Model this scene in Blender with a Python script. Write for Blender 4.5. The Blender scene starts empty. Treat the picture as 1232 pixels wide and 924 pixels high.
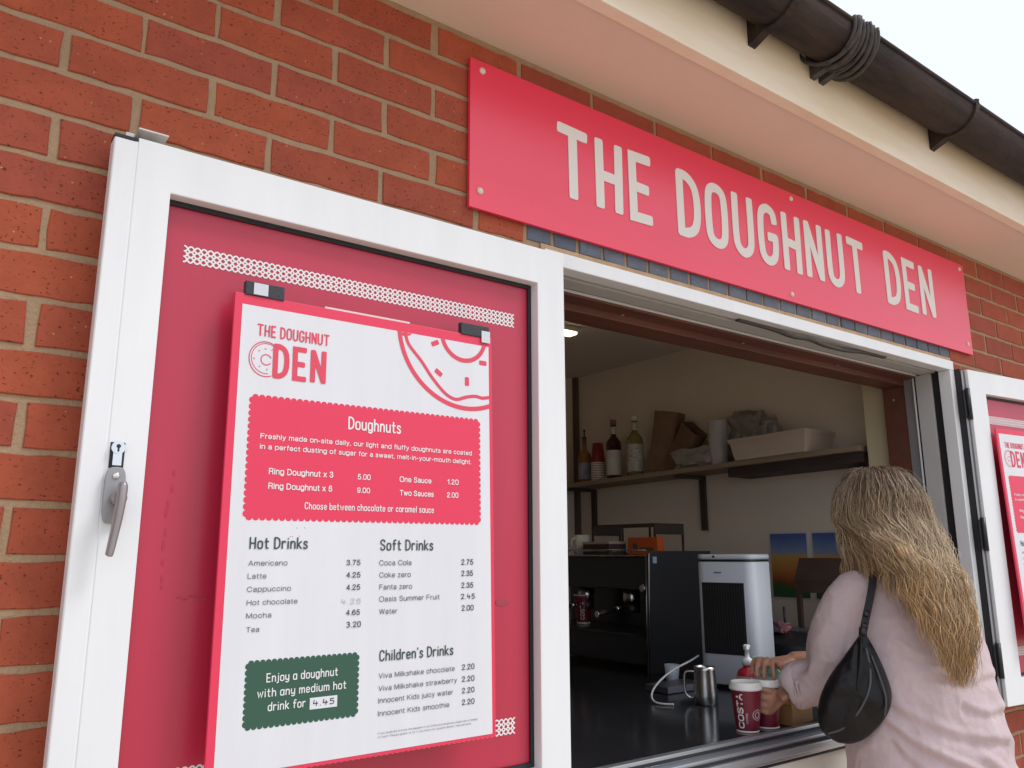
import bpy, bmesh, math, random
from mathutils import Vector, Matrix, noise
rnd = random.Random(7)
PI = math.pi
sc = bpy.context.scene
col = sc.collection

# ------------------------------------------------------------------ camera
CAM = Vector((0.0, -1.33, 1.5))
pit, yaw, rol = 0.206213, 0.632495, -0.001971
rt = Vector((math.cos(yaw), -math.sin(yaw), 0))
fw = Vector((math.sin(yaw)*math.cos(pit), math.cos(yaw)*math.cos(pit), math.sin(pit)))
up = rt.cross(fw)
r2 = rt*math.cos(rol) + up*math.sin(rol)
u2 = up*math.cos(rol) - rt*math.sin(rol)
cd = bpy.data.cameras.new('camera'); cam = bpy.data.objects.new('camera', cd); col.objects.link(cam)
M = Matrix(((r2.x, u2.x, -fw.x, CAM.x), (r2.y, u2.y, -fw.y, CAM.y), (r2.z, u2.z, -fw.z, CAM.z), (0, 0, 0, 1)))
cam.matrix_world = M
cd.sensor_width = 36; cd.lens = 965/1232*36; cd.clip_start = 0.02; cd.clip_end = 2000
sc.camera = cam

# ------------------------------------------------------------------ sky, sun, exposure
sun_dir = Vector((0.55, -0.55, 1.0)).normalized()
w = bpy.data.worlds.new('World'); sc.world = w; w.use_nodes = True
nt = w.node_tree; nt.nodes.clear()
sky = nt.nodes.new('ShaderNodeTexSky'); sky.sky_type = 'NISHITA'; sky.sun_disc = False
sky.sun_elevation = math.asin(sun_dir.z); sky.sun_rotation = math.atan2(sun_dir.x, sun_dir.y)
sky.dust_density = 3.0; sky.air_density = 1.0
mx = nt.nodes.new('ShaderNodeMix'); mx.data_type = 'RGBA'; mx.inputs[0].default_value = 0.85
mx.inputs[7].default_value = (9.5, 10.2, 11.4, 1)          # bright cloud cover
nt.links.new(sky.outputs[0], mx.inputs[6])
bg = nt.nodes.new('ShaderNodeBackground'); bg.inputs[1].default_value = 0.10
nt.links.new(mx.outputs[2], bg.inputs[0])
wo = nt.nodes.new('ShaderNodeOutputWorld'); nt.links.new(bg.outputs[0], wo.inputs[0])
sl = bpy.data.lights.new('sun', 'SUN'); sl.energy = 1.55; sl.angle = math.radians(20); sl.color = (1, .975, .945)
so = bpy.data.objects.new('sun', sl); col.objects.link(so)
so.rotation_euler = (-sun_dir).to_track_quat('-Z', 'Y').to_euler(); so.location = (3, -4, 6)
vs = sc.view_settings; vs.view_transform = 'Standard'; vs.look = 'None'; vs.gamma = 1; vs.exposure = 0.17; vs.use_curve_mapping = False

# ------------------------------------------------------------------ materials
MATS = {}
def mat(name, c, rough=.6, spec=.5, metal=0, var=0, vscale=8, bump=0, bscale=60, stretch=(1, 1, 1), coat=0, emit=None, estr=0, trans=0, hue2=None):
    if name in MATS: return MATS[name]
    m = bpy.data.materials.new(name); m.use_nodes = True; t = m.node_tree; b = t.nodes['Principled BSDF']
    b.inputs['Base Color'].default_value = (*c, 1); b.inputs['Roughness'].default_value = rough
    b.inputs['Specular IOR Level'].default_value = spec; b.inputs['Metallic'].default_value = metal
    b.inputs['Coat Weight'].default_value = coat; b.inputs['Transmission Weight'].default_value = trans
    if emit: b.inputs['Emission Color'].default_value = (*emit, 1); b.inputs['Emission Strength'].default_value = estr
    if var or bump:
        tc = t.nodes.new('ShaderNodeTexCoord'); mp = t.nodes.new('ShaderNodeMapping'); mp.inputs['Scale'].default_value = stretch
        t.links.new(tc.outputs['Object'], mp.inputs[0])
    if var:
        n = t.nodes.new('ShaderNodeTexNoise'); n.inputs['Scale'].default_value = vscale; n.inputs['Detail'].default_value = 6
        n.inputs['Roughness'].default_value = .65
        t.links.new(mp.outputs[0], n.inputs[0])
        r = t.nodes.new('ShaderNodeValToRGB'); e = r.color_ramp.elements
        e[0].position = .3; e[1].position = .7
        d = hue2 if hue2 else tuple(x*(1-var) for x in c)
        e[0].color = (*d, 1); e[1].color = (*c, 1)
        t.links.new(n.outputs[0], r.inputs[0]); t.links.new(r.outputs[0], b.inputs['Base Color'])
        mr = t.nodes.new('ShaderNodeMapRange'); mr.inputs[3].default_value = min(1, rough+.1); mr.inputs[4].default_value = max(0.03, rough-.06)
        t.links.new(n.outputs[0], mr.inputs[0]); t.links.new(mr.outputs[0], b.inputs['Roughness'])
    if bump:
        n2 = t.nodes.new('ShaderNodeTexNoise'); n2.inputs['Scale'].default_value = bscale; n2.inputs['Detail'].default_value = 5
        t.links.new(mp.outputs[0], n2.inputs[0])
        bp = t.nodes.new('ShaderNodeBump'); bp.inputs['Strength'].default_value = bump; bp.inputs['Distance'].default_value = .004
        t.links.new(n2.outputs[0], bp.inputs['Height']); t.links.new(bp.outputs[0], b.inputs['Normal'])
    MATS[name] = m
    return m

def brick_mat(name, ramp, pit_dark=.35):
    m = bpy.data.materials.new(name); m.use_nodes = True; t = m.node_tree; b = t.nodes['Principled BSDF']; L = t.links.new
    g = t.nodes.new('ShaderNodeNewGeometry')
    r = t.nodes.new('ShaderNodeValToRGB'); e = r.color_ramp.elements
    e[0].color = (*ramp[0], 1); e[1].color = (*ramp[-1], 1)
    for i, c in enumerate(ramp[1:-1]):
        x = e.new((i+1)/(len(ramp)-1)); x.color = (*c, 1)
    L(g.outputs['Random Per Island'], r.inputs[0])
    tc = t.nodes.new('ShaderNodeTexCoord')
    n1 = t.nodes.new('ShaderNodeTexNoise'); n1.inputs['Scale'].default_value = 14; n1.inputs['Detail'].default_value = 8; n1.inputs['Roughness'].default_value = .7
    L(tc.outputs['Object'], n1.inputs[0])
    mr = t.nodes.new('ShaderNodeMapRange'); mr.inputs[1].default_value = .3; mr.inputs[2].default_value = .7; mr.inputs[3].default_value = .80; mr.inputs[4].default_value = 1.12
    L(n1.outputs[0], mr.inputs[0])
    mu = t.nodes.new('ShaderNodeMix'); mu.data_type = 'RGBA'; mu.blend_type = 'MULTIPLY'; mu.inputs[0].default_value = 1
    L(r.outputs[0], mu.inputs[6]); L(mr.outputs[0], mu.inputs[7])
    # drag-face pits (dark) and sand grains (pale)
    mp = t.nodes.new('ShaderNodeMapping'); mp.inputs['Scale'].default_value = (1, 1, 1.5); L(tc.outputs['Object'], mp.inputs[0])
    n2 = t.nodes.new('ShaderNodeTexNoise'); n2.inputs['Scale'].default_value = 150; n2.inputs['Detail'].default_value = 3; L(mp.outputs[0], n2.inputs[0])
    p = t.nodes.new('ShaderNodeMapRange'); p.inputs[1].default_value = .63; p.inputs[2].default_value = .73; L(n2.outputs[0], p.inputs[0])
    m1 = t.nodes.new('ShaderNodeMix'); m1.data_type = 'RGBA'; m1.inputs[7].default_value = (ramp[0][0]*pit_dark, ramp[0][1]*pit_dark, ramp[0][2]*pit_dark, 1)
    L(p.outputs[0], m1.inputs[0]); L(mu.outputs[2], m1.inputs[6])
    v = t.nodes.new('ShaderNodeTexVoronoi'); v.inputs['Scale'].default_value = 75; L(tc.outputs['Object'], v.inputs[0])
    sp = t.nodes.new('ShaderNodeMapRange'); sp.inputs[1].default_value = .12; sp.inputs[2].default_value = .06; L(v.outputs[0], sp.inputs[0])
    wn = t.nodes.new('ShaderNodeSeparateColor'); L(v.outputs['Color'], wn.inputs[0])
    gt = t.nodes.new('ShaderNodeMath'); gt.operation = 'GREATER_THAN'; gt.inputs[1].default_value = .78; L(wn.outputs[0], gt.inputs[0])
    ml = t.nodes.new('ShaderNodeMath'); ml.operation = 'MULTIPLY'; L(sp.outputs[0], ml.inputs[0]); L(gt.outputs[0], ml.inputs[1])
    m2 = t.nodes.new('ShaderNodeMix'); m2.data_type = 'RGBA'; m2.inputs[7].default_value = (.5, .35, .28, 1)
    L(ml.outputs[0], m2.inputs[0]); L(m1.outputs[2], m2.inputs[6])
    L(m2.outputs[2], b.inputs['Base Color'])
    b.inputs['Roughness'].default_value = .8; b.inputs['Specular IOR Level'].default_value = .35
    sub = t.nodes.new('ShaderNodeMath'); sub.operation = 'SUBTRACT'; L(n1.outputs[0], sub.inputs[0]); L(p.outputs[0], sub.inputs[1])
    bp = t.nodes.new('ShaderNodeBump'); bp.inputs['Strength'].default_value = .7; bp.inputs['Distance'].default_value = .003
    L(sub.outputs[0], bp.inputs['Height']); L(bp.outputs[0], b.inputs['Normal'])
    MATS[name] = m
    return m

RED_BRICK = brick_mat('red_brick', [(.35, .074, .036), (.38, .080, .037), (.41, .088, .039), (.36, .076, .042), (.33, .070, .040), (.39, .083, .037)])
BLUE_BRICK = brick_mat('blue_brick', [(.13, .15, .19), (.16, .18, .22), (.11, .13, .17), (.15, .17, .20)], .5)
MORTAR = mat('mortar', (.43, .295, .185), .95, .2, var=.2, vscale=25, bump=.8, bscale=180)
WHITE = mat('white_powder_coat', (.83, .85, .87), .38, .5, var=.085, vscale=3, stretch=(3, 3, .5))
WHITE_IN = mat('white_frame_inner', (.60, .60, .58), .45)
GREYALU = mat('grey_aluminium', (.45, .46, .48), .35, .5, metal=.6, var=.15, vscale=4, stretch=(1, 1, .2))
SILL = mat('sill_aluminium', (.50, .53, .57), .3, .5, metal=.8, var=.2, vscale=6, stretch=(.3, 3, 3))
GASKET = mat('black_rubber', (.015, .015, .018), .55)
BLACK = mat('black_plastic', (.018, .018, .022), .4)
BLACKM = mat('black_steel', (.02, .021, .025), .3, coat=.2)
BROWN = mat('brown_timber', (.16, .055, .035), .5, var=.35, vscale=7, stretch=(.4, 4, 4), bump=.1, bscale=40)
CREAM = mat('cream_plaster', (.62, .54, .36), .8, var=.12, vscale=3)
INWALL = mat('interior_paint', (.84, .74, .63), .75, var=.12, vscale=1.5)
INCEIL = mat('interior_ceiling', (.66, .57, .50), .8)
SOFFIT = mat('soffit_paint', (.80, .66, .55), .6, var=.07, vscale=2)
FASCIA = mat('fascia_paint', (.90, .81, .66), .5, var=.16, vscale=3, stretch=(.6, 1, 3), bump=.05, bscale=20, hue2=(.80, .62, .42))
IRON = mat('gutter_iron', (.015, .012, .013), .72, .25, var=.45, vscale=9, bump=.4, bscale=60, stretch=(.5, 2.5, 2.5), hue2=(.065, .042, .032))
PINK = mat('pink_panel', (.54, .026, .070), .30, .65, var=.12, vscale=2.2, stretch=(2, 2, .5))
SIGNRED = mat('sign_red', (.88, .022, .080), .30, 1.0, var=.03, vscale=2)
LETTER = mat('letter_offwhite', (.80, .77, .72), .5)
SCREW = mat('screw_cap', (.75, .62, .56), .3)
BOARD_RED = mat('board_red', (.76, .038, .098), .42)
BOARD_WHITE = mat('board_white', (.74, .75, .79), .42, var=.07, vscale=2.5, stretch=(7, 1, .5))
PR = {'red': mat('print_red', (.72, .06, .11), .5), 'white': mat('print_white', (.78, .77, .79), .5), 'green': mat('print_dark_green', (.03, .065, .06), .5),
      'grey': mat('print_grey', (.085, .09, .105), .5), 'dark': mat('print_dark', (.05, .055, .07), .5), 'faint': mat('print_faint', (.52, .53, .57), .5)}
GREENBOX = mat('print_green_box', (.028, .095, .062), .45)
BOARD_EDGE = mat('board_edge', (.72, .42, .44), .5)
STEEL = mat('brushed_steel', (.55, .55, .56), .25, metal=1, var=.1, vscale=20, stretch=(1, 1, .1))
CHROME = mat('chrome', (.75, .76, .78), .12, metal=1)
HANDLE_GREY = mat('handle_grey', (.36, .35, .36), .35, metal=.5, var=.1, vscale=20)
COUNTER = mat('black_counter', (.022, .022, .026), .14, .6, var=.3, vscale=5)

# ------------------------------------------------------------------ mesh helpers
class MB:
    def __init__(s): s.v = []; s.f = []; s.mi = []; s.sm = []
    def face(s, idx, m=0, smooth=False): s.f.append(tuple(idx)); s.mi.append(m); s.sm.append(smooth)
    def box(s, x0, x1, y0, y1, z0, z1, m=0, ch=0):
        if ch:
            return s.cbox(x0, x1, y0, y1, z0, z1, ch, m)
        b = len(s.v)
        s.v += [(x0, y0, z0), (x1, y0, z0), (x1, y1, z0), (x0, y1, z0), (x0, y0, z1), (x1, y0, z1), (x1, y1, z1), (x0, y1, z1)]
        for q in ((0, 3, 2, 1), (4, 5, 6, 7), (0, 1, 5, 4), (1, 2, 6, 5), (2, 3, 7, 6), (3, 0, 4, 7)): s.face([b+i for i in q], m)
    def cbox(s, x0, x1, y0, y1, z0, z1, c, m=0):
        # box with every edge chamfered
        bm = bmesh.new(); bmesh.ops.create_cube(bm, size=1)
        for v in bm.verts: v.co = Vector(((x0+x1)/2+v.co.x*(x1-x0), (y0+y1)/2+v.co.y*(y1-y0), (z0+z1)/2+v.co.z*(z1-z0)))
        bmesh.ops.bevel(bm, geom=bm.edges[:], offset=c, segments=2, affect='EDGES', profile=.5)
        s.add_bm(bm, m); bm.free()
    def add_bm(s, bm, m=0, smooth=False, mtx=None):
        b = len(s.v); bm.verts.index_update()
        for v in bm.verts: s.v.append(tuple(mtx @ v.co if mtx else v.co))
        for f in bm.faces: s.face([b+v.index for v in f.verts], m, smooth)
    def prism(s, pts, y0, y1, m=0, side=None):
        # polygon in (x,z), extruded from y0 (front) to y1; pts counter-clockwise seen from -y
        from mathutils.geometry import tessellate_polygon
        b = len(s.v); n = len(pts)
        s.v += [(x, y0, z) for x, z in pts] + [(x, y1, z) for x, z in pts]
        for t in tessellate_polygon([[Vector((x, z, 0)) for x, z in pts]]):
            a = [Vector(pts[i]) for i in t]
            cr = (a[1]-a[0]).x*(a[2]-a[0]).y-(a[1]-a[0]).y*(a[2]-a[0]).x
            t = list(t) if cr > 0 else list(t)[::-1]
            s.face([b+i for i in t], m); s.face([b+n+i for i in t[::-1]], m)
        ar = sum(pts[i][0]*pts[(i+1) % n][1]-pts[(i+1) % n][0]*pts[i][1] for i in range(n))
        for i in range(n):
            j = (i+1) % n; q = [b+i, b+n+i, b+n+j, b+j]
            s.face(q if ar > 0 else q[::-1], m if side is None else side)
    def lathe(s, prof, c=(0, 0, 0), n=24, m=0, mi=None, caps=True):
        b = len(s.v); k = len(prof)
        for r, z in prof:
            for i in range(n):
                a = 2*PI*i/n; s.v.append((c[0]+r*math.cos(a), c[1]+r*math.sin(a), c[2]+z))
        for j in range(k-1):
            for i in range(n):
                i2 = (i+1) % n
                s.face([b+j*n+i, b+j*n+i2, b+(j+1)*n+i2, b+(j+1)*n+i], mi[j] if mi else m, True)
        if caps:
            s.face([b+i for i in range(n)][::-1], mi[0] if mi else m); s.face([b+(k-1)*n+i for i in range(n)], mi[-1] if mi else m)
    def tube(s, path, rad, n=8, m=0, caps=True, flat=1.0):
        path = [Vector(p) for p in path]; b = len(s.v); K = len(path)
        rads = rad if isinstance(rad, (list, tuple)) else [rad]*K
        up_ = None
        for k, p in enumerate(path):
            d = (path[min(k+1, K-1)]-path[max(k-1, 0)])
            if d.length < 1e-9: d = Vector((0, 0, 1))
            d.normalize()
            if up_ is None:
                up_ = Vector((0, 0, 1)) if abs(d.z) < .9 else Vector((1, 0, 0))
            a = d.cross(up_).normalized(); c = a.cross(d).normalized(); up_ = c
            for i in range(n):
                t = 2*PI*i/n; s.v.append(tuple(p+a*math.cos(t)*rads[k]+c*math.sin(t)*rads[k]*flat))
        for k in range(K-1):
            for i in range(n):
                i2 = (i+1) % n; s.face([b+k*n+i, b+k*n+i2, b+(k+1)*n+i2, b+(k+1)*n+i], m, True)
        if caps:
            s.face([b+i for i in range(n)][::-1], m); s.face([b+(K-1)*n+i for i in range(n)], m)
    def ellipsoid(s, c, rx, ry, rz, m=0, u=16, v=10, mtx=None):
        bm = bmesh.new(); bmesh.ops.create_uvsphere(bm, u_segments=u, v_segments=v, radius=1)
        for q in bm.verts:
            p = Vector((q.co.x*rx, q.co.y*ry, q.co.z*rz)); q.co = (mtx @ p if mtx else p)+Vector(c)
        s.add_bm(bm, m, True); bm.free()
    def loft(s, rings, m=0, caps=True, smooth=True):
        b = len(s.v); n = len(rings[0])
        for r in rings: s.v += [tuple(p) for p in r]
        for k in range(len(rings)-1):
            for i in range(n):
                i2 = (i+1) % n; s.face([b+k*n+i, b+k*n+i2, b+(k+1)*n+i2, b+(k+1)*n+i], m, smooth)
        if caps:
            s.face([b+i for i in range(n)][::-1], m); s.face([b+(len(rings)-1)*n+i for i in range(n)], m)
    def mesh(s, name, mats):
        me = bpy.data.meshes.new(name); me.from_pydata(s.v, [], s.f)
        for q in mats: me.materials.append(q)
        me.polygons.foreach_set('material_index', s.mi); me.polygons.foreach_set('use_smooth', s.sm)
        me.update(); return me
    def build(s, name, mats, parent=None):
        if not isinstance(mats, (list, tuple)): mats = [mats]
        o = bpy.data.objects.new(name, s.mesh(name, mats)); col.objects.link(o)
        if parent: o.parent = parent
        return o

def tag(o, label=None, cat=None, group=None, kind=None):
    if label: o['label'] = label
    if cat: o['category'] = cat
    if group: o['group'] = group
    if kind: o['kind'] = kind
    return o
def thing(name, loc, label, cat, group=None, rot=(0, 0, 0)):
    o = bpy.data.objects.new(name, None); col.objects.link(o); o.location = loc; o.rotation_euler = rot; o.empty_display_size = .05
    return tag(o, label, cat, group)
def copy_tree(o, parent=None):
    c = o.copy(); col.objects.link(c)
    if parent: c.parent = parent
    for ch in [x for x in bpy.data.objects if x.parent == o]: copy_tree(ch, c)
    return c
def bevel(o, wd, seg=2, ang=40):
    m = o.modifiers.new('bevel', 'BEVEL'); m.width = wd; m.segments = seg; m.limit_method = 'ANGLE'; m.angle_limit = math.radians(ang)
    return o

def catmull(p, n=6, closed=False):
    p = [Vector(q) for q in p]; out = []; K = len(p)
    for i in range(K if closed else K-1):
        if closed: a, b, c, d = p[(i-1) % K], p[i], p[(i+1) % K], p[(i+2) % K]
        else: a, b, c, d = p[max(i-1, 0)], p[i], p[i+1], p[min(i+2, K-1)]
        for k in range(n):
            t = k/n
            out.append(.5*((2*b)+(c-a)*t+(2*a-5*b+4*c-d)*t*t+(3*b-a-3*c+d)*t**3))
    if not closed: out.append(p[-1])
    return out

# flat printed / cut ribbons: strokes in (x,z), front at y=-h
def ribbon(mb, pts, wd, h, m=0, closed=False, depth=0):
    P = []
    for q in pts:
        q = Vector((q[0], q[1]))
        if not P or (q-P[-1]).length > 1e-6: P.append(q)
    if closed and (P[0]-P[-1]).length < 1e-6: P.pop()
    if len(P) < 2: return
    n = len(P); L = []; R = []
    for i in range(n):
        d1 = (P[i]-P[(i-1) % n]) if (closed or i > 0) else (P[1]-P[0])
        d2 = (P[(i+1) % n]-P[i]) if (closed or i < n-1) else (P[-1]-P[-2])
        d1 = d1.normalized(); d2 = d2.normalized(); t = d1+d2
        t = t.normalized() if t.length > 1e-4 else d1
        nn = Vector((-t.y, t.x)); k = nn.dot(Vector((-d1.y, d1.x))); k = max(k, .55)
        o = nn*(wd/2/k); L.append(P[i]+o); R.append(P[i]-o)
    if closed: outline = None
    b = len(mb.v)
    mb.v += [(q.x, -h, q.y) for q in L]+[(q.x, -h, q.y) for q in R]
    for i in range(n if closed else n-1):
        j = (i+1) % n; mb.face([b+i, b+n+i, b+n+j, b+j], m)
        if depth:
            c = len(mb.v); mb.v += [(L[i].x, -h+depth, L[i].y), (L[j].x, -h+depth, L[j].y), (R[i].x, -h+depth, R[i].y), (R[j].x, -h+depth, R[j].y)]
            mb.face([b+j, c+1, c, b+i], m); mb.face([b+n+i, c+2, c+3, b+n+j], m)
    if not closed:
        for e, (q, d) in enumerate(((P[0], P[0]-P[1]), (P[-1], P[-1]-P[-2]))):
            d = d.normalized(); a0 = math.atan2(d.y, d.x); s_ = len(mb.v); K = 7; arc = []
            for k in range(K):
                a = a0-PI/2+PI*k/(K-1); ce, se_ = math.cos(a-a0), math.sin(a-a0); ce = abs(ce)**.45*.36; se_ = math.copysign(abs(se_)**.45, se_)*.5; arc.append((q.x+(d.x*ce-d.y*se_)*wd, q.y+(d.y*ce+d.x*se_)*wd))
            mb.v += [(x, -h, z) for x, z in arc]; mb.face(range(s_, s_+K), m)
            if depth:
                c = len(mb.v); mb.v += [(x, -h+depth, z) for x, z in arc]
                for k in range(K-1): mb.face([s_+k, c+k, c+k+1, s_+k+1], m)

# hand-drawn condensed stroke alphabet (cap height 1); 's' marks a smoothed stroke, 'o' a closed smooth loop
def _o(x0, x1, z0, z1):
    xm = (x0+x1)/2; h = z1-z0; k = .2
    return [(xm, z1), (x0+(x1-x0)*.12, z1-h*.07), (x0, z1-h*.28), (x0, z0+h*.28), (x0+(x1-x0)*.12, z0+h*.07), (xm, z0), (x1-(x1-x0)*.12, z0+h*.07), (x1, z0+h*.28), (x1, z1-h*.28), (x1-(x1-x0)*.12, z1-h*.07)]
X = .66
GL = {
 'T': (.46, ['l', (0, 1), (.46, .985)], ['l', (.23, .99), (.24, 0)]),
 'H': (.40, ['l', (0, 1), (.01, 0)], ['l', (.40, 1), (.39, 0)], ['l', (.01, .49), (.39, .47)]),
 'E': (.36, ['l', (.35, 1), (0, 1), (.01, 0), (.36, .0)], ['l', (.01, .50), (.30, .49)]),
 'D': (.40, ['l', (0, 1), (.01, 0)], ['s', (0, 1), (.17, .99), (.33, .88), (.40, .66), (.40, .34), (.33, .12), (.17, .01), (.01, 0)]),
 'O': (.40, ['o']+_o(0, .40, 0, 1)),
 'U': (.40, ['s', (0, 1), (0, .3), (.05, .08), (.20, 0), (.35, .08), (.40, .3), (.40, 1)]),
 'G': (.40, ['s', (.39, .78), (.35, .93), (.20, 1), (.05, .92), (0, .70), (0, .30), (.05, .08), (.20, 0), (.35, .08), (.40, .28), (.40, .46)], ['l', (.40, .46), (.24, .46)]),
 'N': (.40, ['l', (.0, 0), (0, 1)], ['l', (.02, .96), (.38, .04)], ['l', (.40, 0), (.40, 1)]),
 'S': (.38, ['s', (.37, .80), (.32, .94), (.19, 1), (.05, .93), (.01, .76), (.07, .60), (.30, .44), (.37, .26), (.32, .07), (.18, 0), (.05, .06), (.0, .22)]),
 'C': (.38, ['s', (.38, .78), (.33, .93), (.19, 1), (.05, .92), (0, .70), (0, .30), (.05, .08), (.19, 0), (.33, .07), (.38, .22)]),
 'A': (.42, ['l', (0, 0), (.21, 1)], ['l', (.21, 1), (.42, 0)], ['l', (.08, .33), (.34, .33)]),
 'a': (.34, ['o']+_o(0, .32, 0, X), ['l', (.34, X), (.34, 0)]),
 'b': (.34, ['o']+_o(.02, .34, 0, X), ['l', (0, 1), (0, 0)]),
 'c': (.30, ['s', (.30, .48), (.25, .62), (.15, X), (.03, .58), (0, .40), (0, .26), (.03, .08), (.15, 0), (.25, .04), (.30, .17)]),
 'd': (.34, ['o']+_o(0, .32, 0, X), ['l', (.34, 1), (.34, 0)]),
 'e': (.32, ['s', (.0, .34), (.32, .36), (.30, .55), (.16, X), (.03, .57), (0, .38), (0, .24), (.04, .07), (.17, 0), (.31, .10)]),
 'f': (.26, ['s', (.28, .97), (.18, 1), (.10, .90), (.10, .70), (.10, 0)], ['l', (0, X-.04), (.25, X-.04)]),
 'g': (.34, ['o']+_o(0, .32, 0, X), ['s', (.34, X), (.34, .1), (.33, -.12), (.18, -.22), (.03, -.14)]),
 'h': (.33, ['l', (0, 1), (0, 0)], ['s', (0, .42), (.08, .60), (.20, X), (.31, .55), (.33, .38), (.33, 0)]),
 'i': (.04, ['l', (.02, X), (.02, 0)], ['l', (.02, .90), (.02, .92)]),
 'j': (.12, ['s', (.10, X), (.10, .0), (.07, -.17), (-.04, -.2)], ['l', (.10, .90), (.10, .92)]),
 'k': (.32, ['l', (0, 1), (0, 0)], ['l', (.30, X), (.01, .29)], ['l', (.08, .36), (.32, 0)]),
 'l': (.04, ['l', (.02, 1), (.02, 0)]),
 'm': (.52, ['l', (0, X), (0, 0)], ['s', (0, .45), (.06, .60), (.15, X), (.24, .58), (.26, .40), (.26, 0)], ['s', (.26, .45), (.32, .60), (.41, X), (.50, .58), (.52, .40), (.52, 0)]),
 'n': (.33, ['l', (0, X), (0, 0)], ['s', (0, .42), (.08, .60), (.20, X), (.31, .55), (.33, .38), (.33, 0)]),
 'o': (.34, ['o']+_o(0, .34, 0, X)),
 'r': (.24, ['l', (0, X), (0, 0)], ['s', (0, .40), (.06, .58), (.15, X), (.25, .60)]),
 's': (.28, ['s', (.27, .54), (.22, .64), (.13, X), (.03, .60), (.02, .47), (.10, .38), (.22, .29), (.28, .17), (.22, .03), (.12, 0), (.03, .03), (0, .12)]),
 't': (.26, ['s', (.10, .92), (.10, .2), (.13, .04), (.25, .02)], ['l', (0, X-.02), (.25, X-.02)]),
 'u': (.33, ['s', (0, X), (0, .22), (.04, .05), (.15, 0), (.26, .06), (.33, .22)], ['l', (.33, X), (.33, 0)]),
 'w': (.50, ['l', (0, X), (.12, 0), (.25, .55), (.38, 0), (.50, X)]),
 'y': (.33, ['s', (0, X), (0, .30), (.04, .14), (.15, .08), (.26, .12), (.33, .28)], ['s', (.33, X), (.33, 0), (.30, -.15), (.16, -.22), (.03, -.17)]),
 "'": (.04, ['l', (.02, 1), (.02, .86)]),
 '.': (.04, ['l', (.02, 0), (.02, .02)]),
 '0': (.38, ['o']+_o(0, .38, 0, 1)),
 '2': (.38, ['s', (.0, .78), (.06, .95), (.2, 1), (.34, .92), (.36, .74), (.25, .45), (.0, 0)], ['l', (.0, 0), (.38, .02)]),
 '3': (.38, ['s', (.0, .92), (.18, 1), (.34, .88), (.32, .66), (.14, .54)], ['s', (.14, .54), (.34, .46), (.38, .22), (.22, .02), (.0, .06)]),
 '4': (.40, ['l', (.06, 1), (0, .42)], ['l', (0, .42), (.40, .40)], ['l', (.28, .72), (.26, 0)]),
 '5': (.38, ['s', (.04, .56), (.20, .62), (.36, .48), (.36, .18), (.20, 0), (.0, .08)], ['l', (.04, .56), (.06, 1), (.36, .98)]),
}
def strokes(txt, gap=.16, space=.30):
    x = 0; out = []
    for ch in txt:
        if ch == ' ': x += space; continue
        g = GL[ch]
        for st in g[1:]:
            k = st[0]; p = st[1:]
            if k == 's': q = [(v.x, v.y) for v in catmull([(a, b, 0) for a, b in p], 5)]
            elif k == 'o': q = [(v.x, v.y) for v in catmull([(a, b, 0) for a, b in p], 4, True)]
            else: q = p
            out.append((k == 'o', [(a+x, b) for a, b in q]))
        x += g[0]+gap
    return out, x-gap
def hand_text(mb, txt, x0, x1, z, cap, wd, h, m=0, depth=0, gap=.16, space=.30, jit=0):
    st, W = strokes(txt, gap, space)
    sx = (x1-x0-wd)/W if x1 else cap
    for i, (cl, p) in enumerate(st):
        ribbon(mb, [(x0+wd/2+a*sx, z+wd/2+b*(cap-wd)+(math.sin(a*9+i)*jit)) for a, b in p], wd, h+(i % 7)*.00005, m, cl, depth)
def font_text(mb, txt, x0, x1, z, cap, h, m=0, wt=0):
    cu = bpy.data.curves.new('t', 'FONT'); cu.body = txt; cu.size = 1; cu.resolution_u = 2; cu.offset = wt
    o = bpy.data.objects.new('t', cu); col.objects.link(o)
    dg = bpy.context.evaluated_depsgraph_get(); dg.update()
    me = bpy.data.meshes.new_from_object(o.evaluated_get(dg))
    xs = [v.co.x for v in me.vertices]; a, b_ = min(xs), max(xs)
    sx = (x1-x0)/(b_-a); sz = cap/.70
    b = len(mb.v)
    for v in me.vertices: mb.v.append((x0+(v.co.x-a)*sx, -h, z+v.co.y*sz))
    for p in me.polygons:
        i = [b+k for k in p.vertices]
        q = [Vector(mb.v[k]) for k in i[:3]]
        if (q[1]-q[0]).cross(q[2]-q[0]).y > 0: i = i[::-1]
        mb.face(i, m)
    bpy.data.objects.remove(o); bpy.data.curves.remove(cu); bpy.data.meshes.remove(me)
def scallop(x0, x1, z0, z1, r):
    pts = []
    def side(ax, ay, bx, by):
        L = math.hypot(bx-ax, by-ay); n = max(1, round(L/(2*r))); dx, dy = (bx-ax)/n, (by-ay)/n; rr = L/n/2
        nx, ny = dy/math.hypot(dx, dy), -dx/math.hypot(dx, dy)
        for i in range(n):
            cx, cy = ax+dx*(i+.5), ay+dy*(i+.5)
            for k in range(6):
                t = PI-PI*k/6
                pts.append((cx+math.cos(t)*dx/2+nx*math.sin(t)*rr*.95, cy+math.cos(t)*dy/2+ny*math.sin(t)*rr*.95))
    side(x0, z0, x1, z0); side(x1, z0, x1, z1); side(x1, z1, x0, z1); side(x0, z1, x0, z0)
    return pts
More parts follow.
